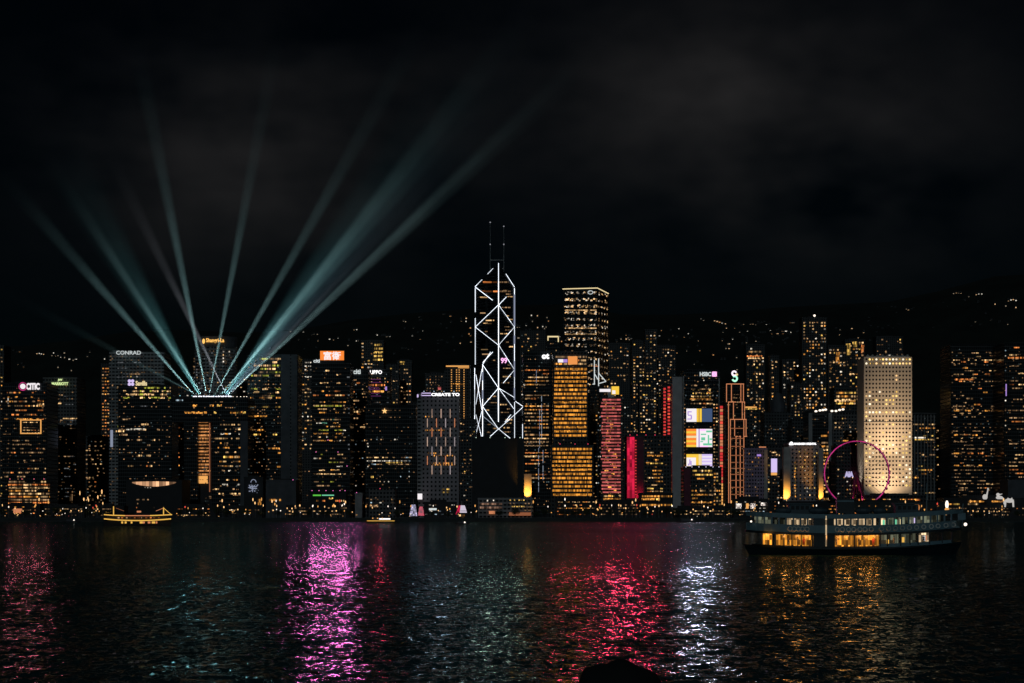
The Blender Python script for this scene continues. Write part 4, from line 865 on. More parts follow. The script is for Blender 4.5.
for lab, xa, xb, yt_, Y_, ya, p_, sx, w_ in (
 ('stepped apartment tower with orange-lit upper floors above the yellow roof line', 746, 765, 345, 2350, 348, .5, 2.9, 1.6),
 ('narrow apartment tower with a column of orange windows, second from the stepped one', 770, 779, 356, 2330, 358, .6, 2.8, 1.8),
 ('short dark apartment block with a few warm windows left of the tallest apartment tower', 782, 800, 360, 2420, 362, .3, 3, 1.5),
 ('tallest dark apartment tower, with columns of warm windows and a tiny lamp on top', 802, 827, 318, 2280, 322, .36, 2.7, 1.5),
 ('apartment tower with paired tall orange windows right of the tallest apartment tower', 828, 847, 346, 2330, 349, .42, 3, 1.8),
 ('apartment tower with bright yellow top-corner windows beside the round-windowed tower', 845, 865, 340, 2400, 342, .45, 3, 1.8),
 ('low dotted apartment block below and left of the tallest apartment tower', 790, 804, 384, 2150, 386, .4, 2.7, 1.3),
 ('faint apartment block peeping over the round-windowed tower', 876, 903, 337, 2550, 339, .3, 3.4, 1.6)):
    b = B('residential_tower', lab, xa, xb, yt_, Y_, 24, 'residential', 'apartment tower')
    b.dots(ya, 447 if xa < 870 else 355, 3.15, sx, p_, 'home', w=w_, h=1.4)
    if xa == 746: b.win(748, 351, 761, 352.4, 'warm'); b.win(747, 355.4, 762, 356.8, 'orange'); b.win(748, 357.6, 760, 358.8, 'warm')
    if xa == 828: b.win(836, 352, 839.4, 364, 'amber')
    if xa == 845: b.win(846, 343.6, 850.4, 355, 'gold'); b.win(853, 341.6, 857, 347, 'gold'); b.win(861, 345, 864, 353, 'orange')
    if xa == 802:
        b.add('roof_lamp', MB().ball(at(814.5, 315.6, Y_), 1.5), L['bead_white']); b.add('spire', MB().tube(at(814.5, 319, Y_), at(814.5, 315.8, Y_), .5), A['steel'])
    b.done(60)
b = B('office_tower', 'low wide office block with amber lit floors above the bright roof lamps', 834, 857, 388, 1950, 28, 'dark_wall'); b.bands(392, 408, 3.5, .85, 'amber', 835, 856, .5, (2, 10), 1); b.bands(399.6, 401, 4, 1, 'orange', 834.4, 856, .5, (14, 22), 1); b.done()
# round-windowed tower, floodlit from its podium
Y = 1620
b = B('office_tower', 'pale tower full of round windows, washed with warm light from below', 864, 912, 357, Y, 32, 'stone', roof=False)
Xa, Xb = wx(864, Y), wx(912, Y)
m = MB(); m.box(Xa + 2, Xb - 2, Y + 2, Y + 30, wz(357, Y), wz(355.6, Y)); b.add('roof_slab', m, A['stone'])
for k in range(9): b.add('roof_fin', MB().box(Xa + 3 + k * 4.6, Xa + 4.6 + k * 4.6, Y + 2, Y + 3.5, wz(355.7, Y), wz(354.9, Y) + random.uniform(0, .8)), A['stone'])
b.rect('service_joint', 864.2, 421.4, 911.8, 422.0, A['slate'], .2, .02)
def disc(r, d, mat, name):
    m_ = MB(); m_.tube((0, .05, 0), (0, -d, 0), r, n=12); return m_.mesh(name, mat)
PH = {'dark': disc(.86, .12, plain('porthole_glass', (.012, .014, .018), .1), 'window_dark'), 'gold': disc(.92, .14, emit('round_gold', (1, .66, .2), 1.25, .35), 'window_gold'), 'warm': disc(.92, .14, emit('round_warm', (1, .6, .26), 1.1, .35), 'window_warm'), 'white': disc(.92, .14, emit('round_white', (1, .85, .6), 1.4, .3), 'window_white')}
allw = []
nc, nr = 14, 32
for r_ in range(nr):
    yy = 359.4 + r_ * (489.5 - 359.4) / nr
    p_ = .06 + (.85 if r_ in (0, 1) else 0) + (.9 if r_ == 13 else 0) + (.22 if r_ in (9, 10, 20, 21, 22, 23) else 0)
    for c_ in range(nc):
        xx = 866.4 + c_ * (909.8 - 866.4) / (nc - 1)
        q = p_ + (.35 if c_ > 10 and r_ > 17 else 0) + (.2 if c_ < 2 and r_ > 8 else 0)
        allw.append((xx, yy, random.choice(('gold', 'warm', 'white', 'gold')) if random.random() < q else 'dark'))
lit = [w_ for w_ in allw if w_[2] != 'dark']; drk = [w_ for w_ in allw if w_[2] == 'dark']; random.shuffle(lit)
for xx, yy, k in lit[:100]: c_ = at(xx, yy, Y); inst('window', PH[k], (c_.x - b.loc.x, 0, c_.z - b.loc.z), (1, 1, 1), b.root)
for nm, lst, mt in (('window_glazing', drk, PH['dark'].materials[0]), ('window_glazing', lit[100:], EW['gold'])):
    m = MB()
    for xx, yy, k in lst: c_ = at(xx, yy, Y); m.tube((c_.x, Y + .05, c_.z), (c_.x, Y - .12, c_.z), .86, n=12)
    if lst: b.add(nm, m, mt)['kind'] = 'stuff'
uplight('floodlight', 'dim floodlight lighting the left side of the round-windowed tower', at(850, 498, Y + 14), at(863, 420, Y + 16), 3.5e4, (1.0, .85, .7), 60, blend=1.0)  # lamp added to brighten the tower's left side
for i, (px, tx, ty, pw, ang) in enumerate(((888, 890, 466, .8e5, 115), (871, 871, 430, .6e5, 60), (906, 906, 430, .6e5, 60), (880, 885, 418, 1.9e5, 44), (898, 892, 418, 1.9e5, 44))):
    uplight('floodlight', 'warm floodlight on the low roof before the round-windowed tower', at(px, 494.5, Y - 26 if i == 0 else Y - 40), at(tx, ty, Y), pw, (1.0, .68, .38), ang, 'floodlights of the round-windowed tower', blend=1.0)
b = B('low_building', 'dim podium building with orange windows at the foot of the round-windowed tower', 856, 926, 496, 1560, 20, 'dark_wall', 'building'); b.bands(499, 510, 3.4, .45, 'orange', h=.5, seg=(1.5, 6)); b.done()
b = B('office_tower', 'dim block ribbed with pale vertical fins right of the round-windowed tower', 912.6, 936, 414, 1700, 28, 'dark_wall')
for k in range(7): b.rect('fin', 914 + k * 3.3, 415, 914.6 + k * 3.3, 500, A['plain_grey'], .7, .1)
b.bands(420, 496, 3.8, .4, 'amber', 913, 935, .45, (2, 9), .7); b.win(914, 437, 926, 438.4, 'white'); b.done()
b = B('residential_tower', 'dim dotted block between the ribbed block and the broad banded tower', 935, 951, 428, 1850, 24, 'residential', 'apartment tower'); b.dots(430, 496, 3.8, 3, .4, 'home', w=1.7); b.done()
b = B('office_tower', 'broad dark tower with thin broken amber floor lines at the right', 950.6, 1000, 345, 1740, 42, 'black_glass')
b.bands(349, 496, 3.55, .32, 'dim', 953, 999, .34, (1.2, 5), .85); b.bands(349, 496, 6.1, .22, 'orange', 953, 990, .3, (2, 7), .6); b.win(955, 378.6, 974, 380.2, 'orange'); b.dots(352, 480, 5, 2.4, .4, 'dim', 950.6, 954); b.done()
b = B('office_tower', 'dark banded tower cut off by the right edge of the picture', 1004, 1046, 344, 1700, 42, 'black_glass'); b.bands(347, 480, 3.7, .5, 'dim', 1008, 1040, .42, (2, 10), .9); b.win(1008, 357, 1030, 358.6, 'orange'); b.dots(350, 470, 5, 3, .4, 'pale', 1004, 1007); b.rect('violet_strip', 1005.6, 384, 1006.6, 396, L['violet'], .3, .1); b.done()
b = B('low_building', 'plain grey box building at the right edge above the light sculptures', 1008, 1044, 481, 1580, 26, 'slate', 'building'); b.done()
b = B('pier_hall', 'long low dark pier hall with an amber-lit roof line at the right', 944, 1040, 499, 1530, 24, 'soot', 'pier'); b.bands(500.6, 502, 3, .95, 'amber', 968, 1003, .55, (5, 18), 1); b.bands(503.4, 505, 3, .6, 'amber', 946, 1003, .5, (3, 12), 1); b.bands(508, 516, 3.2, .35, 'dim', seg=(1, 2)); b.done()
b = B('pier_hall', 'low dark ferry pier behind the double-deck ferry', 846, 944, 503, 1520, 24, 'pier_dark', 'pier'); b.dots(505.5, 514, 3.4, 3.4, .3, 'orange', w=1.4); b.done()
# scattered dim blocks that fill the gaps
for lab, xa, xb, yt_, Y_, wall, p_ in (
 ('dim low block at the far left edge behind the framed dark tower', -30, 4, 346, 1900, 'residential', .3),
 ('dark block between the two grey hotels', 164, 193, 384, 1980, 'dark_wall', .2),
 ('dark block in the gap behind the gate-shaped building and the side-walled tower', 232, 250, 372, 1990, 'dark_wall', .16),
 ('dim block behind the narrow tower with slanted top', 344, 366, 392, 2000, 'dark_wall', .3),
 ('dim block in the gap between the star block and the grid tower', 408, 420, 404, 1960, 'residential', .35),
 ('low dark block left of the zigzag-lit tower', 459, 476, 420, 1900, 'dark_wall', .18),
 ('dark apartment block seen between the zigzag-lit tower and the tallest square tower', 520, 546, 331, 2450, 'residential', .22),
 ('dark apartment block right behind the tallest square tower', 606, 630, 344, 2500, 'residential', .2),
 ('dark block filling the gap between the rose-striped tower and the crimson wall', 619, 634, 400, 1950, 'residential', .28),
 ('dim block behind the hub of the wheel', 836, 864, 446, 1720, 'dark_wall', .3),
 ('dark block between the fan-emblem hotel and the tallest apartment tower', 792, 812, 420, 1860, 'dark_wall', .2)):
    b = B('background_block', lab, xa, xb, yt_, Y_, 26, wall, 'building'); b.dots(yt_ + 3, 496, 4.0, 2.9, p_, 'home', w=1.5).done(50)
# orange uplights of the columns and the slab
for lab, px, Yw, py, pw, col in (('amber floodlight at the foot of the flared column left of the fan-emblem hotel', 787, 1625, 503, 2.6e4, (1.0, .42, .05)), ('amber floodlight at the foot of the slim column beside the wheel', 821, 1630, 503, 2e4, (1.0, .42, .05)), ('amber floodlight at the foot of the orange-washed slab', 527.6, 1625, 500.5, 2.6e4, (1.0, .42, .05)), ('crimson floodlight at the foot of the glowing crimson wall', 639, 1640, 503, 6e3, (1.0, .03, .12))):
    q = at(px, py, Yw - 7.5); uplight('floodlight', lab, q, q + Vector((0, 7.5, 9)), pw * 2.2, col, 58, blend=1.0)

# ------------------------------------------------------------------ low shore buildings, kiosks and tents
for lab, xa, xb, yt_, pal, p_ in (
 ('low shore kiosk row with orange lights below the framed dark tower', 2, 40, 505, 'orange', .5), ('low dark shore pavilion at the left, right of the orange-lit podium', 44, 84, 507, 'dim', .5),
 ('small shore pavilion behind the golden-lit boat', 86, 124, 507, 'home', .35), ('low shore shed right of the golden-lit boat', 176, 216, 507, 'orange', .35), ('long low shore shed with a row of tiny white-orange lights', 228, 262, 508, 'home', .7),
 ('low dark shore shed with scattered coloured lights below the green sign', 286, 350, 506, 'mix', .4), ('low lit shore shed between the two lit tents', 424, 456, 503, 'pale', .3),
 ('low shore building with orange-lit arches below the wider amber block', 556, 596, 500, 'orange', .5), ('low dim shore building dotted with tiny lamps below the rose-striped tower', 598, 640, 503, 'dim', .5),
 ('bright shop row on the shore between the copper-outlined tower and the ferry', 734, 768, 500, 'pale', .6), ('dim shop row with orange lights below the fan-emblem hotel', 768, 846, 504, 'orange', .5), ('dark waterfront deck building below the three-screen tower', 668, 734, 509, 'dim', .4)):
    b = B('shore_building', lab, xa, xb, yt_, 1545 + random.uniform(-8, 14), 16, 'soot', 'building'); b.bands(yt_ + 1.6, 515, 3.1, p_, pal, h=.36, seg=(1, 2.6), floor_p=1)
    if xa == 734: b.rect('shop_front', 736, 503.4, 741.4, 508.4, L['shop'], .4, .1); b.rect('shop_front', 746, 503.4, 748.6, 508.6, L['bead'], .4, .1); b.rect('shop_front', 750.4, 503.4, 755.4, 508.4, L['shop'], .4, .1); b.rect('shop_front', 760.6, 502.6, 766.4, 505.6, L['shop'], .4, .1)
    if xa == 2: b.rect('lit_front', 13.5, 508.6, 22, 513, L['copper'], .4, .1)
    if xa == 424: b.rect('sign_strip', 429, 508.2, 436.6, 510.2, L['silver'], .4, .1)
    b.done()
def tent(label, x0, x1, yt_, yb, cols):
    Y_ = 1522; t = empty('lit_tent', at((x0 + x1) / 2, yb, Y_), label, 'tent'); w = ms(x1 - x0, Y_); n = len(cols); c = at((x0 + x1) / 2, yb, Y_); h = ms(yb - yt_, Y_)
    for i, k in enumerate(cols):
        a, b_ = -w / 2 + w * i / n, -w / 2 + w * (i + 1) / n; m_ = MB(); s_ = .5
        m_.face([(c.x + a, Y_ - w / 2, c.z), (c.x + b_, Y_ - w / 2, c.z), (c.x + b_ * s_, Y_ - w * s_ / 2, c.z + h), (c.x + a * s_, Y_ - w * s_ / 2, c.z + h)])
        if i == 0: m_.face([(c.x + a, Y_ + w / 2, c.z), (c.x + a, Y_ - w / 2, c.z), (c.x + a * s_, Y_ - w * s_ / 2, c.z + h), (c.x + a * s_, Y_ + w * s_ / 2, c.z + h)])
        if i == n - 1: m_.face([(c.x + b_, Y_ - w / 2, c.z), (c.x + b_, Y_ + w / 2, c.z), (c.x + b_ * s_, Y_ + w * s_ / 2, c.z + h), (c.x + b_ * s_, Y_ - w * s_ / 2, c.z + h)])
        m_.build('canvas', k, t, t.location)
    MB().tube((c.x, Y_, c.z + h * .6), (c.x, Y_, c.z + h * 1.5), .25).build('finial', A['steel'], t, t.location)
TL = emit('tent_lilac', (.72, .62, 1.0), .55, 0, 1.1, 1.3, .2); TR = emit('tent_red', (.75, .01, .07), .38, 0, 1.3, 1.5, .1, con=.6, lo=.4); TW = emit('tent_white', (.85, .75, .92), .7)
tent('pale violet lit tent on the shore left of the red tent', 409.6, 417.2, 504.6, 516, [TL, TL]); tent('red lit tent beside the pale violet tent', 418, 424.2, 506.6, 515.6, [TR]); tent('half red, half white lit tent right of the grid tower', 455.8, 467.6, 505.4, 514.4, [TR, TW, TW])
b = B('shore_building', 'amber-lit stall row under the half red, half white tent', 457, 472, 514, 1516, 6, 'soot', 'stall'); b.bands(514.4, 517, 2.4, .8, 'amber', h=.8, seg=(1, 2.5)); b.done()

# light sculptures at the right
def sculpture(label, parts, px, py):
    t = empty('light_sculpture', at(px, py, 1524), label, 'sculpture')
    MB().box(wx(px - 3, 1524), wx(px + 3, 1524), 1522.5, 1526, wz(py + 1.4, 1524), wz(py - .2, 1524)).build('base', A['soot'], t, t.location)
    m_ = MB()
    for kind, *q in parts:
        if kind == 'b': m_.ball(at(q[0], q[1], 1524), ms(q[2], 1524), ms(q[2], 1524) * .8, ms(q[3], 1524))
        else: m_.tube(at(q[0], q[1], 1524), at(q[2], q[3], 1524), ms(q[4], 1524), ms(q[5], 1524), 8)
    m_.build('glowing_shell', L['ivory'], t, t.location)
sculpture('white glowing light sculpture with a round base and an upright neck', [('b', 985, 497, 2.6, 2.8), ('t', 986.6, 496, 988, 489.6, .9, .5), ('b', 988, 489, .9, 1.0)], 985, 499.6)
sculpture('white glowing light sculpture with a low body and raised round head', [('b', 999.4, 497.6, 3.6, 1.9), ('b', 998, 494.6, 1.8, 1.7), ('t', 999.6, 494.6, 1002.4, 493.8, .6, .2), ('b', 1002.4, 498.4, 1.4, 1.2)], 999, 499.4)
sculpture('largest white glowing light sculpture, arched with stout legs', [('b', 1009.4, 500.6, 4.6, 2.2), ('t', 1005.6, 501, 1005, 507, 1.0, .8), ('t', 1013, 501, 1013.4, 507, 1.0, .8), ('t', 1008, 499.6, 1008, 497.8, .8, .5), ('t', 1011.4, 499.6, 1012, 497.8, .8, .5), ('b', 1004.4, 502.4, 1.2, 2.2)], 1009.4, 507.2)
# observation wheel
WY = 1545; wc = at(856.6, 473.6, WY); WR = ms(32.4, WY)
t = empty('observation_wheel', (wc.x, WY, GZ), 'large observation wheel outlined in magenta light beside the round-windowed tower', 'ferris wheel'); TO = t.location
for nm, dy, mt in (('rim', -1.6, 'magenta'), ('rim', 1.6, 'purple_dim')):
    m = MB(); n = 64
    for k in range(n):
        t0, t1 = 2 * math.pi * k / n, 2 * math.pi * (k + 1) / n
        m.tube((wc.x + WR * math.cos(t0), WY + dy, wc.z + WR * math.sin(t0)), (wc.x + WR * math.cos(t1), WY + dy, wc.z + WR * math.sin(t1)), .42, n=5)
    m.build(nm, L[mt], t, TO)
m = MB()
for k in range(28):
    a_ = 2 * math.pi * k / 28; m.tube((wc.x, WY, wc.z), (wc.x + WR * math.cos(a_), WY, wc.z + WR * math.sin(a_)), .15, n=4)
m.build('spoke', A['maroon'], t, TO)
MB().tube((wc.x, WY - 2.4, wc.z), (wc.x, WY + 2.4, wc.z), 1.6, n=12).build('hub', A['maroon'], t, TO)
lettering('hub_sign', 'AIA', 844.6, 471.4, 853.6, 477.2, WY - 3, emit('hub_lilac', (.70, .62, 1.0), .7), t, TO, .09)
for dx, dy in ((-6, -7), (6, -7), (-6, 7), (6, 7), (9, -5)): MB().tube((wc.x + (dx * 1.3), WY + dy, GZ), (wc.x, WY + dy * .3, wc.z), .9, .7, 8).build('support_leg', A['maroon'], t, TO)
gm = MB().ball((0, 0, -1.2), 1.15, 1.5, 1.35).mesh('gondola', plain('gondola_shell', (.10, .10, .12), .2))
for k in range(36):
    a_ = 2 * math.pi * (k + .5) / 36; inst('gondola', gm, (WR * 1.02 * math.cos(a_), 0, wc.z - GZ + WR * 1.02 * math.sin(a_) + .3), (1, 1, 1), t)
b = B('low_building', 'dark boarding station under the magenta wheel', 836, 884, 505, 1536, 18, 'soot', 'building'); b.dots(507, 513, 3, 3, .3, 'orange'); b.done()
for px, dx in ((852, 0), (862, 4)): uplight('floodlight', 'magenta floodlight aimed at the legs of the observation wheel', at(px, 503.6, 1538), at(856 + dx, 480, WY), 24000, (.75, .06, .38), 60, 'floodlights of the wheel')

# ------------------------------------------------------------------ the double-deck ferry
FY = 315.0; FPX = FY / F
ferry = empty('ferry', (wx(852, FY), FY, 0), 'double-decked white and dark-blue ferry with lit decks crossing the harbour', 'ferry')
ferry.rotation_euler = (0, 0, R(-5))
def fx(px): return (px - 852) * FPX
def sheer(x): return 0.0021 * x * x + 0.012 * x - 0.2
def plank(name, x0, x1, y0, y1, z0, z1, mat, taper=None, n=26, parent=None):
    """A long member bent to the sheer of the decks; TAPER narrows its plan towards the ends."""
    m_ = MB()
    def wid(x): return 1.0 if not taper else max(.12, (1 - abs(x / 19.6) ** taper))
    for i in range(n):
        a, b_ = x0 + (x1 - x0) * i / n, x0 + (x1 - x0) * (i + 1) / n
        p = [(a, y0 * wid(a), z0 + sheer(a)), (b_, y0 * wid(b_), z0 + sheer(b_)), (b_, y1 * wid(b_), z0 + sheer(b_)), (a, y1 * wid(a), z0 + sheer(a)), (a, y0 * wid(a), z1 + sheer(a)), (b_, y0 * wid(b_), z1 + sheer(b_)), (b_, y1 * wid(b_), z1 + sheer(b_)), (a, y1 * wid(a), z1 + sheer(a))]
        for q in ((0, 3, 2, 1), (4, 5, 6, 7), (0, 1, 5, 4), (2, 3, 7, 6)): m_.face([p[k] for k in q])
        if i == 0: m_.face([p[0], p[4], p[7], p[3]])
        if i == n - 1: m_.face([p[1], p[2], p[6], p[5]])
    return m_.build(name, mat, parent or ferry)
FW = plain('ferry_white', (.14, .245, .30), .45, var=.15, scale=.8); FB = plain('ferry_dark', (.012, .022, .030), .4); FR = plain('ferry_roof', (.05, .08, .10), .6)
m = MB(); n = 30                                                   # hull with raked ends
def hs(x, k): w = 4.2 * (1 - abs(x / 19.6) ** 4) * (1 if k else .55) + .05; return w
for i in range(n):
    a, b_ = -19.3 + 38.6 * i / n, -19.3 + 38.6 * (i + 1) / n
    ra, rb = [1 - .07 * (abs(x) / 19.3) ** 3 for x in (a, b_)]
    for s_ in (-1, 1):
        q = [(a * ra, s_ * hs(a, 0), -.8), (b_ * rb, s_ * hs(b_, 0), -.8), (b_, s_ * hs(b_, 1), 1.55 + sheer(b_)), (a, s_ * hs(a, 1), 1.55 + sheer(a))]
        m.face(q if s_ < 0 else q[::-1])
    m.face([(a, -hs(a, 1), 1.55 + sheer(a)), (b_, -hs(b_, 1), 1.55 + sheer(b_)), (b_, hs(b_, 1), 1.55 + sheer(b_)), (a, hs(a, 1), 1.55 + sheer(a))])
m.build('hull', FB, ferry)
plank('rubbing_strake', -19.2, 19.2, -4.32, 4.32, 1.25, 1.55, FB, 4)
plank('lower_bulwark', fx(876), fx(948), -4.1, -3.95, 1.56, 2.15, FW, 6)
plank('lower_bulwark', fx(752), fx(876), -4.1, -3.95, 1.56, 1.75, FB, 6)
plank('upper_deck', -19.0, 19.2, -4.35, 4.35, 3.75, 4.15, FB, 8)
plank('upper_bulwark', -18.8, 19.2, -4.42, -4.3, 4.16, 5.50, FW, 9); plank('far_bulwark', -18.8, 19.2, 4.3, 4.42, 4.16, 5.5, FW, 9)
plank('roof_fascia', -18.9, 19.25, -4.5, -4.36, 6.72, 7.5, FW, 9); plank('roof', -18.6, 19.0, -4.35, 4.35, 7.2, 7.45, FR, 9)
plank('end_panel', fx(952), fx(959.5), -4.4, -4.28, 5.51, 6.71, FW, None, 3)
for xa, xb in ((812, 823), (825.4, 832)): plank('engine_casing', fx(xa), fx(xb), -4.3, -1, 4.2, 6.7, FR, None, 2); plank('engine_casing', fx(xa), fx(xb), -4.2, -1, 1.6, 3.74, FB, None, 2)
m_post = MB().box(-.09, .09, -.08, .08, 0, 1).mesh('post', FW); m_post_dark = MB().box(-.08, .08, -.08, .08, 0, 1).mesh('post', FB)
x = fx(757)
while x < fx(952):
    if not fx(811) < x < fx(833): inst('post', m_post, (x, -4.36 * (1 - abs(x / 19.6) ** 9), 5.5 + sheer(x)), (1.6, 1, 1.23), ferry)
    x += 1.26
for px in (762, 775, 783, 791, 800, 811, 832.4, 852, 877, 884, 897, 906, 914, 925, 938, 948): inst('post', m_post_dark, (fx(px), -4.1 * (1 - abs(fx(px) / 19.6) ** 6), 1.7 + sheer(fx(px))), (1.3, 1, 2.1), ferry)
for xa, xb, k in ((775, 786, 'cabin_dim'), (786, 811, 'cabin_cream'), (833, 857, 'cabin_cream'), (858, 875, 'cabin_cream'), (879, 884, 'cabin_cream'), (886, 938, 'cabin_dim'), (755, 772, 'cabin_dim')): plank('glowing_cabin_wall', fx(xa), fx(xb), -1.2, -1.0, 4.6, 6.65, L[k], None, 3)  # lamplight inside the cabins is put into these walls as glow
for xa, xb, k in ((763, 772, 'cabin_amber'), (776, 811, 'cabin_amber'), (832.6, 852, 'cabin_amber'), (852.4, 877, 'cabin_amber'), (878, 896, 'cabin_dim'), (898, 913, 'cabin_dim'), (915, 926, 'cabin_cream')): plank('glowing_cabin_wall', fx(xa), fx(xb), -2.2, -2.0, 1.75, 3.7, L[k], None, 3)
for px, z, k in ((881, 5.9, 'mint'), (892.6, 5.9, 'mint'), (898, 5.9, 'cream'), (911.6, 6.0, 'lilac'), (900, 2.7, 'gilt'), (885, 2.4, 'gilt'), (920.4, 2.8, 'silver'), (921.8, 2.8, 'copper')): inst('cabin_lamp', MB().box(-.2, .2, -.1, .1, -.45, .45).mesh('cabin_lamp', L[k]), (fx(px), -3.2, z + sheer(fx(px))), (1, 1, 1), ferry)
ring = MB()
for k in range(12):
    t0, t1 = 2 * math.pi * k / 12, 2 * math.pi * (k + 1) / 12
    ring.tube((.36 * math.cos(t0), 0, .36 * math.sin(t0)), (.36 * math.cos(t1), 0, .36 * math.sin(t1)), .11, n=6)
ring_me = ring.mesh('life_ring', plain('life_ring_white', (.75, .75, .72), .5))
for px in (789, 793, 797, 801, 805.5, 835, 840, 846, 851, 857, 862, 868, 878, 885, 891.6, 898.4, 905, 912, 919, 926.4, 933, 941, 949): inst('life_ring', ring_me, (fx(px), -4.5 * (1 - abs(fx(px) / 19.6) ** 9), 4.78 + sheer(fx(px))), (1, 1, 1), ferry)
bt = MB().box(-.55, .55, -.2, .2, 0, .1).box(-.55, .55, .12, .2, .1, .55).mesh('bench', plain('bench_wood', (.16, .09, .04)))
for px in list(range(838, 876, 5)) + list(range(788, 811, 5)): inst('bench', bt, (fx(px), -2.9, 4.6 + sheer(fx(px))), (1, 1, 1), ferry)
for px in (800, 905):
    x = fx(px); o = MB().box(x - 2.0, x + 2.0, -1.6, 1.6, 7.4, 9.0).box(x - 2.3, x + 2.3, -1.9, 1.9, 9.02, 9.25).build('wheelhouse', FR, ferry)
    for k in range(4): MB().box(x - 1.6 + k * .85, x - 1.0 + k * .85, -1.63, -1.55, 8.1, 8.75).build('pane', A['soot'], o)
x = fx(845); MB().prism([(x - 1.5, -1.1), (x + 1.5, -1.1), (x + 1.5, 1.1), (x - 1.5, 1.1)], 7.4, 10.1).build('funnel', FB, ferry); MB().box(x - 1.52, x + 1.52, -1.12, 1.12, 9.5, 9.75).build('funnel_band', FW, ferry)
for px, r_ in ((783, 1.6), (818, 1.9), (862, 1.6), (878, 1.3)): x = fx(px); MB().ball((x, -1.5, 7.9), r_, .8, .65, 10, 6).build('life_raft', FR, ferry)
MB().tube((fx(925.4), 0, 7.4), (fx(925.4), 0, 12.8), .13, .07).build('mast', FW, ferry); MB().tube((fx(824.2), -4.4, 1.6), (fx(824.2), -4.4, 7.0), .13).build('light_post', L['cabin_cream'], ferry)
MB().tube((fx(960.2), 0, 5), (fx(961), 0, 9.2), .07).build('flag_pole', FW, ferry)
MB().ball((fx(914.8), -1, 8.5), .62).build('signal_lamp', emit('signal_amber', (1, .36, .1), .45), ferry); MB().ball((fx(944.4), -1, 9.0), .3, .3, .75).build('signal_lamp', L['bead_white'], ferry); MB().ball((fx(944.4), -1, 8.1), .4).build('signal_lamp', L['bead'], ferry); MB().ball((fx(960.4), -3.2, 5.5), .3).build('signal_lamp', L['bead_white'], ferry)
for px in (768, 784, 797, 807, 838, 846, 858, 866, 874):  # lamps added under the deck edge to throw amber glints on the water
    x = fx(px); o = MB().box(x - .12, x + .12, -4.25, -4.1, 3.58 + sheer(x), 3.74 + sheer(x)).build('deck_lamp', L['bead'], ferry)
    ld = bpy.data.lights.new('deck_light', 'POINT'); ld.energy = 120; ld.color = (1.0, .36, .07); ld.shadow_soft_size = .25
    lo = bpy.data.objects.new('deck_light', ld); COL.objects.link(lo); lo.parent = o; lo.location = (x, -4.15, 3.4 + sheer(x))
MB().ball((fx(751), -3.4, 6.0), .18).build('signal_lamp', L['bead_white'], ferry)
# passengers
def person_mesh(name, joints, bones, mat):
    me = bpy.data.meshes.new(name); me.from_pydata([j[0] for j in joints], bones, [])
    o = bpy.data.objects.new(name, me); COL.objects.link(o)
    o.modifiers.new('skin', 'SKIN'); sb = o.modifiers.new('smooth', 'SUBSURF'); sb.levels = 1; sb.render_levels = 1
    if not me.skin_vertices: me.skin_vertices.new() if hasattr(me.skin_vertices, 'new') else None
    if not me.skin_vertices:
        bpy.data.objects.remove(o); return None
    for v_, j in zip(me.skin_vertices[0].data, joints): v_.radius = (j[1], j[1])
    me.skin_vertices[0].data[0].use_root = True
    dg = bpy.context.evaluated_depsgraph_get(); dg.update()
    out_ = bpy.data.meshes.new_from_object(o.evaluated_get(dg)); bpy.data.objects.remove(o)
    out_.materials.clear(); out_.materials.append(mat); out_.name = name
    return out_
STAND = [((0, 0, .92), .135), ((0, 0, 1.15), .13), ((0, 0, 1.38), .145), ((0, 0, 1.50), .055), ((0, -.01, 1.58), .085), ((0, -.01, 1.70), .075), ((-.2, 0, 1.40), .055), ((-.25, -.05, 1.14), .042), ((-.2, -.2, .95), .03), ((.2, 0, 1.40), .055), ((.25, -.03, 1.14), .042), ((.26, -.1, .90), .03), ((-.1, 0, .86), .09), ((-.11, -.03, .48), .06), ((-.11, 0, .07), .04), ((-.11, -.14, .04), .035), ((.1, 0, .86), .09), ((.12, .02, .48), .06), ((.12, .04, .07), .04), ((.12, -.1, .04), .035)]
SITB = [(0, 1), (1, 2), (2, 3), (3, 4), (4, 5), (2, 6), (6, 7), (7, 8), (2, 9), (9, 10), (10, 11), (0, 12), (12, 13), (13, 14), (14, 15), (0, 16), (16, 17), (17, 18), (18, 19)]
SEAT = [((x, y, z - .42) if i < 12 else (x, y, z), r_) for i, ((x, y, z), r_) in enumerate(STAND)]
for i, c_ in ((12, (-.1, -.05, .5)), (13, (-.12, -.45, .5)), (14, (-.12, -.46, .08)), (15, (-.12, -.6, .04)), (16, (.1, -.05, .5)), (17, (.12, -.45, .5)), (18, (.12, -.46, .08)), (19, (.12, -.6, .04))): SEAT[i] = (c_, SEAT[i][1])
hair_me = MB().ball((0, .02, 0), .098, .105, .085, 10, 6).mesh('hair', plain('dark_hair', (.012, .010, .009)))
cloth = [plain('coat_navy', (.02, .025, .05)), plain('coat_grey', (.07, .07, .08)), plain('shirt_red', (.25, .03, .03)), plain('shirt_pale', (.35, .33, .3))]
standing = [person_mesh('person', STAND, SITB, c_) for c_ in cloth]; seated = [person_mesh('person', SEAT, SITB, c_) for c_ in cloth]
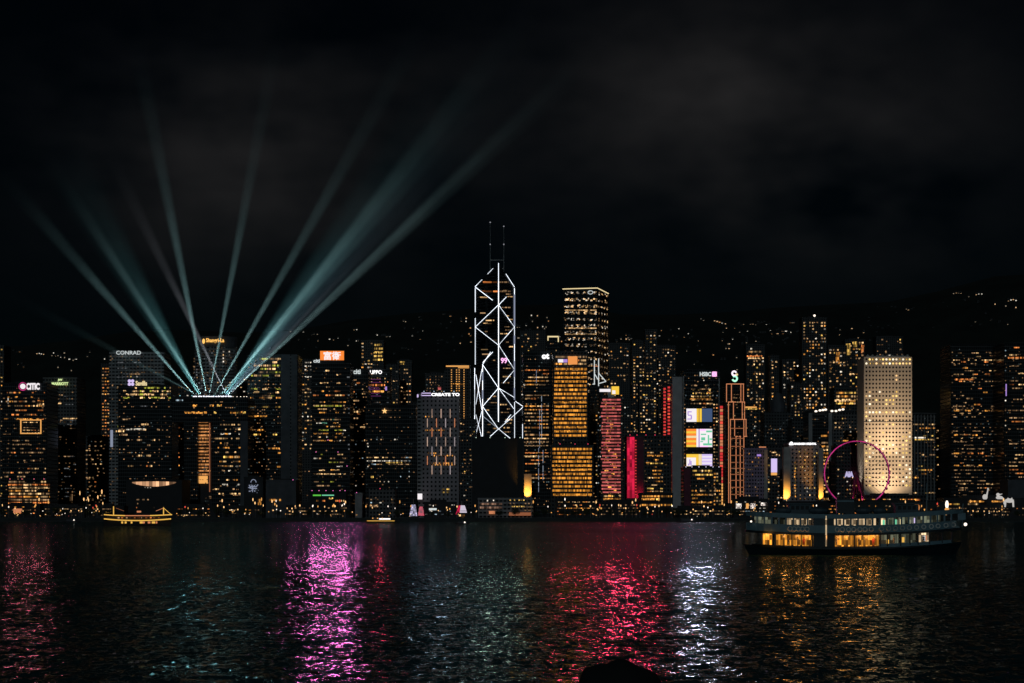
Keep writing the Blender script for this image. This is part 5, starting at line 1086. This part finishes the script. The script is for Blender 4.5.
if standing[0]:
    frot = Matrix.Rotation(R(-5), 4, 'Z'); fl = Vector((wx(852, FY), FY, 0))
    for i, (px, dk, st) in enumerate(((788, 0, 1), (797, 0, 1), (803, 0, 1), (835, 0, 1), (857, 0, 1), (862, 0, 1), (871, 0, 1), (891, 0, 1), (920, 0, 1), (796, 1, 0), (803, 1, 0), (840, 1, 0), (848, 1, 0), (855, 1, 1), (862.6, 1, 0), (870, 1, 0), (903, 1, 1), (908, 1, 0))):
        x = fx(px); me = (standing if st else seated)[i % 4]; zf = (1.6 if dk == 0 else (4.2 if st else 4.24)) + sheer(x)
        wp = fl + frot @ Vector((x, -3.25 if dk == 0 else (-3.4 if st else -2.9), zf))
        o = inst('person', me, wp); o.rotation_euler = (0, 0, R(random.choice((0, 35, -60, 160, 90)) if st else 0))
        zone = 'amber-lit lower deck' if dk == 0 else 'upper deck'
        tag(o, f"passenger {'standing' if st else 'sitting'} on the ferry's {zone}, seen small between its posts", 'person', f"passengers {'standing' if st else 'sitting'} on the {zone}")
        h = inst('hair', hair_me, (0, 0, 1.71 if st else 1.29), (1, 1, 1), o)

# golden-lit boat, small launch
GY = 985.0
gb = empty('tour_boat', at(137.5, 526.3, GY), 'long boat outlined in golden rope lights with two short masts near the left shore', 'boat'); gl_ = gb.location; gl_.z = 0
zg = lambda py: wz(py, GY)
m = MB(); n = 20
for i in range(n):
    a, b_ = -1 + 2 * i / n, -1 + 2 * (i + 1) / n
    def row(t): return (gl_.x + t * ms(34, GY), 3.0 * (1 - abs(t) ** 3) + .2, zg(520.6 - 1.6 * t * t))
    (xa, wa, ta), (xb, wb, tb) = row(a), row(b_)
    for s_ in (-1, 1): m.face([(xa * .98 + gl_.x * .02, GY + s_ * wa * .7, -.5), (xb * .98 + gl_.x * .02, GY + s_ * wb * .7, -.5), (xb, GY + s_ * wb, tb), (xa, GY + s_ * wa, ta)])
    m.face([(xa, GY - wa, ta), (xb, GY - wb, tb), (xb, GY + wb, tb), (xa, GY + wa, ta)])
m.build('hull', A['soot'], gb, gl_)
def rope(pts, r_=.26, mat='gilt', dy=-3.3):
    m_ = MB()
    for p_, q_ in zip(pts, pts[1:]): m_.tube(at(*p_, GY + dy), at(*q_, GY + dy), r_, n=5)
    return m_.build('rope_light', L[mat], gb, gl_)
rope([(104 + 67 * k / 10, 518.8 + 1.7 * (1 - ((k - 5) / 5) ** 2)) for k in range(11)], .34)
rope([(104, 514.6), (112, 515.2), (125, 515.6)], .3); rope([(150, 515.6), (160, 515.2), (172, 514.6)], .3); rope([(125, 515.6), (150, 515.6)], .26, 'copper'); rope([(113.6, 515), (113.6, 506.4)], .3); rope([(163.6, 515), (163.6, 507.4)], .3); rope([(163.6, 508), (171, 514.4)], .16); rope([(163.6, 508), (156, 511)], .14, 'copper'); rope([(116, 508), (124, 511)], .12, 'copper_dim'); rope([(137, 511.6), (141, 511.6)], .5, 'copper')
m = MB(); m.box(wx(108, GY), wx(168, GY), GY - 2.2, GY + 2.2, zg(519.4), zg(516.4)); m.box(wx(112, GY), wx(164, GY), GY - 2.4, GY + 2.4, zg(516.2), zg(515.8)); m.build('cabin', A['soot'], gb, gl_)
for px in (122.6, 126, 132, 141, 144, 149, 153, 157): w_ = random.uniform(1.4, 3.4); MB().box(wx(px, GY), wx(px + w_, GY), GY - 3.3, GY - 3.1, zg(523.4), zg(521.4)).build('deck_light', L['gilt'] if random.random() < .7 else L['copper'], gb, gl_)
for px in range(118, 160, 4): MB().box(wx(px, GY), wx(px + 2.4, GY), GY - 2.35, GY - 2.22, zg(518.4), zg(517)).build('window', EW['dim'] if random.random() < .5 else EW['orange'], gb, gl_)
for px in (113.6, 163.6): MB().tube(at(px, 519, GY), at(px, 506, GY), .2, n=6).build('mast', A['steel'], gb, gl_)
LY = 1390.0
def launch(label, x0, x1, yb, Yq, kind):
    c = at((x0 + x1) / 2, yb, Yq); t = empty('launch', (c.x, Yq, 0), label, 'boat'); lo = t.location; w = ms(x1 - x0, Yq) / 2; s = w / 12.0
    m_ = MB(); m_.prism([(c.x - w, Yq), (c.x - w * .6, Yq - 2.4 * s), (c.x + w * .7, Yq - 2.4 * s), (c.x + w, Yq), (c.x + w * .7, Yq + 2.4 * s), (c.x - w * .6, Yq + 2.4 * s)], -.4, 1.5 * s); m_.build('hull', A['soot'], t, lo)
    MB().box(c.x - w * .5, c.x + w * .5, Yq - 1.9 * s, Yq + 1.9 * s, 1.52 * s, 3.6 * s).build('cabin', A['slate'], t, lo); MB().box(c.x - w * .56, c.x + w * .56, Yq - 2.1 * s, Yq + 2.1 * s, 3.62 * s, 3.9 * s).build('canopy', A['slate'], t, lo)
    if kind:
        MB().box(c.x - w * .86, c.x + w * .86, Yq - 2.7 * s, Yq - 2.45 * s, 1.0 * s, 1.45 * s).build('light_strip', L['gilt'], t, lo); MB().box(c.x - w * .1, c.x + w * .6, Yq - 2.2 * s, Yq - 1.95 * s, 2.2 * s, 3.1 * s).build('light_strip', L['white' if kind == 1 else 'bead'], t, lo)
        for k in range(3): MB().ball((c.x - w * (.5 - .3 * k), Yq - 2.0 * s, 3.2 * s), .5).build('deck_lamp', L['bead'], t, lo)
    else: MB().ball((c.x + w * .3, Yq - 2 * s, 3.0 * s), .55).build('deck_lamp', L['bead_white'], t, lo)
    MB().tube((c.x, Yq, 3.9 * s), (c.x, Yq, 6.4 * s), .1).build('mast', A['steel'], t, lo)
launch('launch with a golden hull line and white cabin lights below the star block', 365, 397, 522.6, LY, 1)
launch('small dark launch with one white lamp left of the golden-lit boat', 62, 81, 522, 1400, 0)
launch('small dark launch with one white lamp below the half red, half white tent', 455, 470, 524, 1180, 0)
launch('dark launch moored below the red-lamp column tower', 676, 700, 522.8, 1370, 0)

# ------------------------------------------------------------------ shoreline trees
leafm = plain('leaf', (.035, .055, .022), .8, var=.4, scale=.6); barkm = plain('bark', (.03, .022, .016), .9)
def tree_proto(h, w, seed):
    rnd = random.Random(seed); t = empty('tree', (0, 0, 0), 'x', 'tree')
    m_ = MB(); m_.tube((0, 0, -.3), (.1, 0, h * .45), .32, .2, 7)
    for k in range(6):
        a_ = k * 1.05 + rnd.random(); m_.tube((.1, 0, h * (.3 + .03 * k)), (math.cos(a_) * w * .3, math.sin(a_) * w * .3, h * rnd.uniform(.55, .8)), .13, .05, 5)
    m_.build('trunk', barkm, t)
    m_ = MB(); lobes = [(rnd.uniform(-.3, .3) * w, rnd.uniform(-.3, .3) * w, h * rnd.uniform(.5, .85), rnd.uniform(.16, .30) * w) for _ in range(11)]
    for lx, ly, lz, lr in lobes:
        for _ in range(75):
            d = Vector((rnd.gauss(0, 1), rnd.gauss(0, 1), rnd.gauss(0, .8))).normalized() * lr * rnd.uniform(.5, 1.1); c = Vector((lx, ly, lz)) + d
            u = Vector((rnd.gauss(0, 1), rnd.gauss(0, 1), rnd.gauss(0, 1))).normalized(); v_ = u.orthogonal().normalized(); sz = rnd.uniform(.2, .42)
            m_.face([c - u * sz, c + v_ * sz * .6, c + u * sz, c - v_ * sz * .6])
    m_.build('crown', leafm, t); return t
protos = [tree_proto(8.5, 8, 1), tree_proto(7, 9, 2), tree_proto(10, 8, 3)]
spots = [(4, 0), (28, 1), (48, 0), (58, 2), (66, 0), (90, 1), (100, 0), (112, 1), (180, 0), (190, 2), (199, 0), (207, 1), (216, 2), (226, 0), (236, 2), (244, 0), (262, 1), (276, 1), (294, 1), (308, 0), (326, 1), (342, 2), (348, 0), (398, 1), (430, 0), (446, 1), (474, 0), (500, 1), (517, 0), (534, 1), (546, 0), (561, 1), (574, 1), (588, 0), (600, 2), (610, 0), (624, 2), (634, 0), (648, 1), (658, 0), (668, 2), (677, 0), (684, 2), (727, 2), (733, 2), (740, 0), (800, 2), (806, 0), (812, 2), (826, 0), (838, 1), (872, 0), (890, 1), (928, 0), (938, 1), (962, 0), (980, 1), (1018, 0)]
used = set()
for i, (px, k) in enumerate(spots):
    Yq = 1512 + (i * 7) % 21; p_ = protos[k]; loc = (wx(px + random.uniform(-2, 2), Yq), Yq, GZ); a_ = random.uniform(0, 6.28); sc = random.uniform(.72, 1.05)
    o = p_ if k not in used else dup(p_, loc)
    used.add(k); o.location = loc; o.rotation_euler = (0, 0, a_); o.scale = (sc,) * 3
    o['label'] = 'dark leafy tree in the row along the far waterfront'; o['group'] = 'trees along the far waterfront'

# ------------------------------------------------------------------ promenade lamps and hillside lights
def lamp_proto(mat, lab, group, r_):
    t = empty('street_lamp', (0, 0, 0), lab, 'street lamp', group)
    MB().tube((0, 0, -.1), (0, 0, 4.6), .12, .07, 6).build('pole', A['steel'], t); MB().tube((0, 0, 4.6), (0, -.6, 4.9), .06, n=5).build('arm', A['steel'], t); MB().ball((0, -.6, 4.9), r_, r_, r_ * .8, 8, 5).build('lantern', L[mat], t); return t
kinds = [lamp_proto('bead_warm', 'warm orange street lamp among the trees of the far waterfront', 'warm waterfront street lamps', .55), lamp_proto('bead_white', 'white street lamp among the trees of the far waterfront', 'white waterfront street lamps', .45), lamp_proto('bead', 'deep amber street lamp among the trees of the far waterfront', 'amber waterfront street lamps', .6), lamp_proto('bead_red', 'small red lamp on a post along the far waterfront', 'red waterfront lamps', .5)]
first = [True] * 4
def put_lamp(px, py, k, Yq):
    h = wz(py, Yq) - GZ; sc = max(.35, h / 4.9); loc = (wx(px, Yq), Yq, GZ)
    if first[k]: first[k] = False; kinds[k].location = loc; kinds[k].scale = (.9, .9, sc)
    else: dup(kinds[k], loc, 0, (.9 * random.uniform(.6, 1.25),) * 2 + (sc,))
dens = [(0, 45, 16), (45, 105, 22), (176, 232, 13), (226, 262, 12), (262, 350, 36), (350, 412, 16), (424, 480, 12), (533, 600, 14), (596, 676, 26), (690, 745, 14), (744, 846, 26), (886, 946, 10), (955, 1004, 7)]
for xa, xb, n in dens:
    for _ in range(n):
        k = random.choices((0, 1, 2, 3), (5, 4, 4, 1))[0]; put_lamp(random.uniform(xa, xb), random.uniform(505, 516.5) if random.random() < .8 else random.uniform(499, 507), k, random.uniform(1503.5, 1511))
for px in (968, 973, 978, 984, 989, 994, 999): put_lamp(px, 511.2, 0, 1504.5)
for px in (80, 84, 88, 98, 102): put_lamp(px, random.uniform(491, 500), 0, 1532)

hm = {k: emit('hill_window_' + k, c, s, .3) for k, c, s in (('warm', (1.0, .6, .3), .8), ('white', (1, .9, .75), .9), ('amber', (1.0, .45, .15), .6), ('faint', (.95, .72, .48), .32))}
hhouse = {}
for k in hm:
    hhouse[k] = (MB().box(-4, 4, 0, 6, -6, 3).mesh('house_wall', A['residential']), MB().box(-1, 1, -.3, 0, -.8, .8).mesh('house_window', hm[k]))
nh = 0
def house(px, py, k='warm', w=1.0):
    global nh
    p_ = hit(px, py); s = p_.y / F
    t = empty('hillside_house', p_, 'tiny lit house high on the dark wooded hillside', 'house', 'lit houses scattered over the hillside')
    inst('wall', hhouse[k][0], (0, 0, 0), (max(.5, w * s * .2), 1, 1), t); inst('window', hhouse[k][1], (0, -.02, wz(py, p_.y) - p_.z), (w * s * .5, 1, .62 * s), t); nh += 1
for px, py, k, w in ((3, 347, 'warm', 1.4), (1, 350, 'warm', 1.2), (1, 359, 'white', 1.6), (5, 363, 'warm', .8), (5.5, 356, 'faint', .8), (13.5, 351.6, 'white', .9), (17, 353, 'amber', 1.6), (20.5, 352.4, 'amber', 3.2), (37, 354, 'warm', 1), (39.4, 353.6, 'white', 1), (41.4, 354.2, 'white', 1), (43.6, 354.6, 'warm', .8), (52, 356, 'faint', 1), (55.6, 356.6, 'warm', .8), (58, 356, 'faint', 1), (60.4, 356.6, 'white', .7), (64.6, 357.6, 'faint', .8), (69.4, 359.4, 'white', 1.6), (87.4, 357, 'faint', .9), (104.6, 359, 'white', .9), (53.6, 353, 'white', .7),
 (263.6, 349.2, 'white', .8), (269.6, 349.2, 'white', .9), (278, 349.4, 'white', .8), (290.6, 332, 'white', .9), (303.4, 332.4, 'white', 1), (312, 336, 'warm', .8), (314, 334.8, 'faint', .8), (318, 341.4, 'warm', .9), (317.4, 334.6, 'faint', 1), (329.6, 339.4, 'white', 1.4), (333.6, 340.4, 'warm', .9), (349, 341.4, 'faint', .9), (356.4, 341.2, 'white', .8), (358.4, 341.4, 'faint', .8), (382, 337, 'white', 1.6), (384.6, 336.8, 'white', 1.2), (390, 337, 'white', 1.4), (387, 337.2, 'faint', 2),
 (403.6, 321.6, 'faint', 1), (405.6, 321.8, 'faint', .8), (420.4, 321.4, 'amber', 2.2), (419.6, 318, 'faint', 1.4), (413.6, 328.8, 'faint', .8), (402.4, 350.4, 'faint', 1.6), (405.8, 350.2, 'warm', 1), (408.4, 350.4, 'warm', 1), (412, 351, 'warm', 1), (438, 345.4, 'warm', .9), (447.4, 344.6, 'faint', .9), (444, 315.2, 'faint', 2), (450.4, 316.6, 'amber', 2.0), (451, 323, 'faint', 1), (461, 319.8, 'white', .8), (461.4, 321.8, 'warm', .8), (466.2, 318.4, 'warm', 1.2), (466, 321.4, 'white', .8), (470.4, 328, 'amber', 1.2), (469.4, 334, 'amber', 1.6), (470.6, 336.2, 'amber', 1.2), (462, 338, 'white', 1.2), (460.2, 343.4, 'warm', .8), (471, 342.4, 'warm', 1.6),
 (531.4, 315.4, 'white', .9), (537.4, 315.8, 'warm', .9), (532.4, 321.4, 'faint', .8), (537.6, 327.6, 'warm', .9), (526, 331.4, 'warm', .8), (530, 331.2, 'warm', 1.8), (524.6, 334, 'faint', .7), (537.2, 336.4, 'warm', 1.4), (529, 338, 'faint', 3), (518.4, 338, 'faint', 2), (541, 343.6, 'white', .9), (547, 317.6, 'faint', .7), (519.4, 327.8, 'faint', .7), (544.6, 328.6, 'faint', .8),
 (671, 331.6, 'warm', .8), (676.8, 338.4, 'faint', .9), (691.8, 331.4, 'faint', 1), (689.8, 339.4, 'faint', .8), (698.2, 341.4, 'warm', .8), (697.4, 347.6, 'white', .9), (701.2, 319.4, 'white', 1.4), (703.6, 321, 'faint', 1.2), (714.6, 321, 'warm', 1.2), (717.2, 321.6, 'warm', 1.6), (719.6, 322.4, 'amber', 1.6), (722, 323.4, 'white', 1.2), (725.4, 324, 'warm', 1), (723, 333, 'faint', 1), (722.4, 341.2, 'warm', .8), (732.6, 339.6, 'white', .9), (726, 348.6, 'faint', .8), (729, 348.8, 'warm', 1.2), (739, 324.6, 'warm', 1.6), (741.4, 326.2, 'white', 1), (743.6, 325, 'warm', .9), (739.6, 332.6, 'faint', 1), (747.4, 331.6, 'white', .8), (750.6, 324.8, 'warm', 1.6), (753, 324.6, 'warm', 1), (758.2, 322.8, 'white', 1.2), (759.6, 324.8, 'warm', 1.4), (761.8, 323.6, 'white', 1.2), (764.6, 322.8, 'warm', .9), (766.4, 325, 'white', 1), (769.4, 325.2, 'warm', .9), (762.4, 334.2, 'amber', 4.4), (777, 331.6, 'warm', 2), (779.6, 330.4, 'white', 2), (782.6, 332, 'warm', 2.2), (786, 331.4, 'white', 2), (788.6, 333.4, 'warm', 1.6), (777.6, 334, 'warm', 2), (783, 334.2, 'amber', 1.6), (755.4, 338.4, 'white', .9), (758.6, 343.4, 'warm', 1), (768.6, 344.8, 'white', 1), (771.4, 346.4, 'white', .9), (793, 323.2, 'faint', 3), (797, 333.2, 'faint', 1.6), (799.4, 332, 'white', .8),
 (877.6, 308.2, 'faint', 1), (891.4, 307.8, 'faint', 1), (895, 308.6, 'faint', .8), (906.4, 309.4, 'faint', .8), (908.6, 310.4, 'warm', 1.6), (911.6, 310.6, 'faint', 1.4), (913.4, 309.2, 'faint', .7), (935, 305.8, 'faint', 1.2), (943.2, 304.4, 'warm', .7), (953.6, 293.8, 'faint', 1), (956.4, 293.4, 'warm', 1.2), (958.8, 293.6, 'faint', 1), (961, 293.8, 'warm', .8), (968.8, 297, 'faint', .8), (976.4, 295, 'warm', 1.2), (978.8, 294.2, 'white', 1), (981.8, 294, 'white', .9), (995, 304.2, 'warm', .9), (1005.8, 306, 'faint', 1), (1008.4, 301.4, 'warm', 1), (1011, 300, 'white', 1), (1013.2, 299.8, 'warm', 1), (1016, 300.6, 'white', 1.2), (870.8, 327.2, 'warm', .7), (888.4, 327.4, 'faint', .7), (898.6, 326.2, 'white', 1)):
    house(px, py, k, w)

rh = random.Random(21)
for xa, xb, ya, yb, n in ((0, 110, 350, 372, 12), (255, 345, 335, 356, 12), (345, 470, 325, 360, 20), (515, 562, 312, 348, 16), (612, 640, 335, 352, 16), (655, 745, 328, 372, 30), (745, 800, 322, 345, 22), (795, 865, 318, 345, 14), (862, 905, 312, 345, 14), (905, 1020, 300, 330, 16)):
    for _ in range(n):
        px = rh.uniform(xa, xb); py = max(rh.uniform(ya, yb), ridge(px) + 9); house(px, py, rh.choice(('faint', 'faint', 'warm', 'white', 'amber')), rh.uniform(.6, 1.3))

# ------------------------------------------------------------------ searchlights and their beams in the damp air
def beam_mat(L0):
    m, nt, p, out = new_mat('beam_haze')
    nt.nodes.remove(p); pv = N(nt, 'ShaderNodeVolumePrincipled'); pv.inputs['Color'].default_value = (.75, .95, .95, 1); pv.inputs['Anisotropy'].default_value = 0.0
    tc = N(nt, 'ShaderNodeTexCoord'); ln = N(nt, 'ShaderNodeVectorMath', operation='LENGTH'); nt.links.new(tc.outputs['Object'], ln.inputs[0])
    no = N(nt, 'ShaderNodeTexNoise'); no.inputs['Scale'].default_value = .02; no.inputs['Detail'].default_value = 2; nt.links.new(tc.outputs['Object'], no.inputs['Vector'])
    f = M_(nt, 'POWER', M_(nt, 'MAXIMUM', M_(nt, 'SUBTRACT', 1.0, M_(nt, 'DIVIDE', ln.outputs['Value'], L0)), 0.0), 2.3)
    nt.links.new(M_(nt, 'MULTIPLY', f, M_(nt, 'MULTIPLY_ADD', no.outputs['Fac'], .0016, .0006)), pv.inputs['Density'])
    nt.links.new(pv.outputs[0], out.inputs['Volume']); m.cycles.volume_step_rate = .6
    return m
BY = 1668.0
BEAMS = [((195, 396), (30, 207), 1.1, 1.9, (.62, .92, .94)), ((203, 396), (75, 200), .85, 1.9, (.62, .92, .94)), ((207, 396), (146, 92), 1.2, 1.7, (.62, .92, .94)), ((209, 396), (268, 84), .9, 1.6, (.62, .92, .94)), ((214, 396), (398, 70), .85, 1.7, (.62, .92, .94)),
         ((221, 396), (488, 62), .9, 1.7, (.62, .92, .94)), ((227, 396), (552, 92), 1.0, 1.7, (.70, .93, .95)), ((227, 396), (120, 175), .45, 2.0, (1.0, .85, .95)), ((199, 396), (20, 300), .12, 1.9, (.62, .92, .94)), ((219, 396), (470, 110), .4, 1.6, (.62, .92, .94)), ((204, 396), (110, 250), .5, 1.2, (.8, .95, 1.0)), ((229, 396), (380, 236), .6, 1.1, (1.0, .8, .92)), ((200, 396), (70, 170), .15, 5.5, (.36, .86, .90)), ((224, 396), (440, 110), .16, 5.6, (.38, .84, .92)), ((226, 396), (520, 70), .14, 4.6, (.55, .75, .95))]  # the widest beams are added, only for the hazy glow between the others
BK = 3.9e7
n_fix = 0
for i, (a, e, k, wd, col) in enumerate(BEAMS):
    p0 = at(a[0], a[1], BY + (i % 3) * 5); e_ = at(e[0], e[1], BY + (-40 if i % 2 else 60)); d = e_ - p0; Ln = d.length; d.normalize()
    t = empty('searchlight', p0 - Vector((0, 0, 1.2)), 'white rooftop searchlight on the gate-shaped building', 'searchlight', 'searchlights on the gate-shaped roof'); o_ = t.location.copy()
    MB().tube(p0 - d * 1.5, p0 - d * .1, .7, .8, 10).build('housing', A['soot'], t, o_); MB().tube(p0 - d * .09, p0, .9, .9, 10).build('lens', L['beam_lens'], t, o_); MB().box(p0.x - .6, p0.x + .6, p0.y - .6, p0.y + .6, p0.z - 3.2, p0.z - 1.0).build('mount', A['steel'], t, o_)
    half = R(wd * 1.15)
    ld = bpy.data.lights.new('searchlight_lamp', 'SPOT'); ld.energy = BK * k; ld.color = col; ld.spot_size = 2 * half; ld.spot_blend = 1.0; ld.shadow_soft_size = .3
    lo = bpy.data.objects.new('searchlight_lamp', ld); COL.objects.link(lo); lo.parent = t; lo.location = p0 + d * .3 - o_; lo.rotation_euler = d.to_track_quat('-Z', 'Y').to_euler()
    Lb = Ln * 1.25
    m = MB().tube(p0 + d * 1.0, p0 + d * Lb, 1.0 * math.tan(half) + .5, Lb * math.tan(half) + .5, 16)
    bo = m.build('haze', beam_mat(Lb), None, p0); tag(bo, 'misty air along one searchlight beam', 'haze', kind='stuff')
for i in range(16):                                   # the rest of the row: small white roof floods
    px = 194 + i * 2.45 + random.uniform(-.5, .5); c = at(px, 396.6, BY - 9); t = empty('roof_lamp', c - Vector((0, 0, .9)), 'small white lamp in the row along the gate-shaped roof', 'lamp', 'white lamps along the gate-shaped roof')
    MB().box(c.x - .25, c.x + .25, c.y - .2, c.y + .6, c.z - 1.8, c.z - .3).build('bracket', A['steel'], t, t.location); MB().ball(c, random.uniform(.6, 1.1), .5, .6, 8, 5).build('lantern', L['beam_lens'], t, t.location)
for px in (233, 237, 240.6, 244, 246.6): c = at(px, 397, BY - 16); t = empty('roof_lamp', c - Vector((0, 0, .9)), 'faint single lamp on the roof right of the searchlights', 'lamp', 'single lamps right of the searchlights'); MB().box(c.x - .2, c.x + .2, c.y, c.y + .4, c.z - 2.2, c.z - .3).build('bracket', A['steel'], t, t.location); MB().ball(c, .62).build('lantern', L['bead_white'], t, t.location)

# ------------------------------------------------------------------ coloured floodlights added to make the streaks on the water
def added_water_flood(px, py, Yq, lab, col, power, group):
    q = at(px, py, Yq); return uplight('floodlight', lab, q, Vector((q.x * .10, 60, 0)), power, col, (42 if q.z > 60 else 36) if q.z > 40 else 15.5, group, 1.4, 1.0)
QP = 5.0e4
for px, py, Yq, k in ((293, 479.8, 1599, .35), (312, 490.6, 1584, .6), (319, 490.6, 1584, .6), (326, 490.6, 1584, .65), (333, 490.6, 1584, .65), (340, 490.6, 1584, .6), (345, 490.6, 1584, .8), (356.6, 492.6, 1559, .3)): added_water_flood(px, py, Yq, 'added magenta floodlight on a low shore roof, playing over the water below the orange screen', (1.0, .20, .58), QP * k * .6, 'added magenta floodlights over the water')
for px, py in ((316, 452), (328, 440), (338, 452), (347, 466)): added_water_flood(px, py, 1639, 'small added magenta floodlight on the front of the screen-topped tower', (1.0, .20, .58), QP * .42, 'added magenta floodlights on the screen-topped tower')
for px, py, Yq, k in ((380, 488.6, 1569, .2), (604, 445, 1637, .45), (612, 470, 1637, .5), (618, 445, 1637, .6), (630, 435, 1639, .9), (637, 435, 1639, .9), (646, 435, 1639, .6), (655, 435, 1639, .3), (560, 444, 1624, .25), (575, 444, 1624, .3), (588, 444, 1624, .35)): added_water_flood(px, py, Yq, 'added red floodlight playing over the water', (1.0, .06, .14), QP * k * .95, 'added red floodlights over the water')
for px, k in ((686, .8), (692, .9), (699, 1), (706, .9), (713, .6), (719, .4)): added_water_flood(px, 466.9, 1609, 'added lilac floodlight on the ledge below the three screens, playing over the water', (.84, .76, 1.0), QP * k * .5, 'added lilac floodlights over the water')
for px in (10, 22, 34, 44): added_water_flood(px, 479, 1638, 'added rose floodlight on the framed dark tower, playing over the water', (1.0, .18, .28), QP * .13, 'added rose floodlights over the water')
for px in (180, 192, 214, 230): added_water_flood(px, 395.6, 1649, 'added teal floodlight on the gate-shaped roof, playing over the water', (.35, .85, .9), QP * .11, 'added teal floodlights over the water')
for px in (424, 434, 444, 454): added_water_flood(px, 391.4, 1609, 'added blue-white floodlight on the roof of the grid tower, playing over the water', (.62, .78, .95), QP * .18, 'added blue-white floodlights over the water')
for px in (476, 490, 505, 520): added_water_flood(px, 437.6, 1639, 'grey-green floodlight on the windowless block, playing over the water', (.66, .85, .66), QP * .13, 'grey-green floodlights over the water')

# dark rock awash in the foreground
rr = random.Random(5); m = MB(); m.ball((0, 0, 0), 2.1, 1.5, 1.8, 22, 14)
m.v = [(x * (1 + .10 * math.sin(3 * z + 2 * x) + rr.uniform(-.03, .03)), y * (1 + .1 * math.sin(2.3 * x)), z * (1 + .06 * math.sin(4 * x + 1)) - .15) for x, y, z in m.v]
o = m.build('rock', plain('wet_rock', (.008, .010, .011), .9), None, (0, 0, 0), True); o.location = at(618, 683, 77); o.location.z = -.62; tag(o, 'dark rounded rock awash at the bottom edge of the picture', 'rock')
print('objects', len(bpy.data.objects), 'houses', nh)
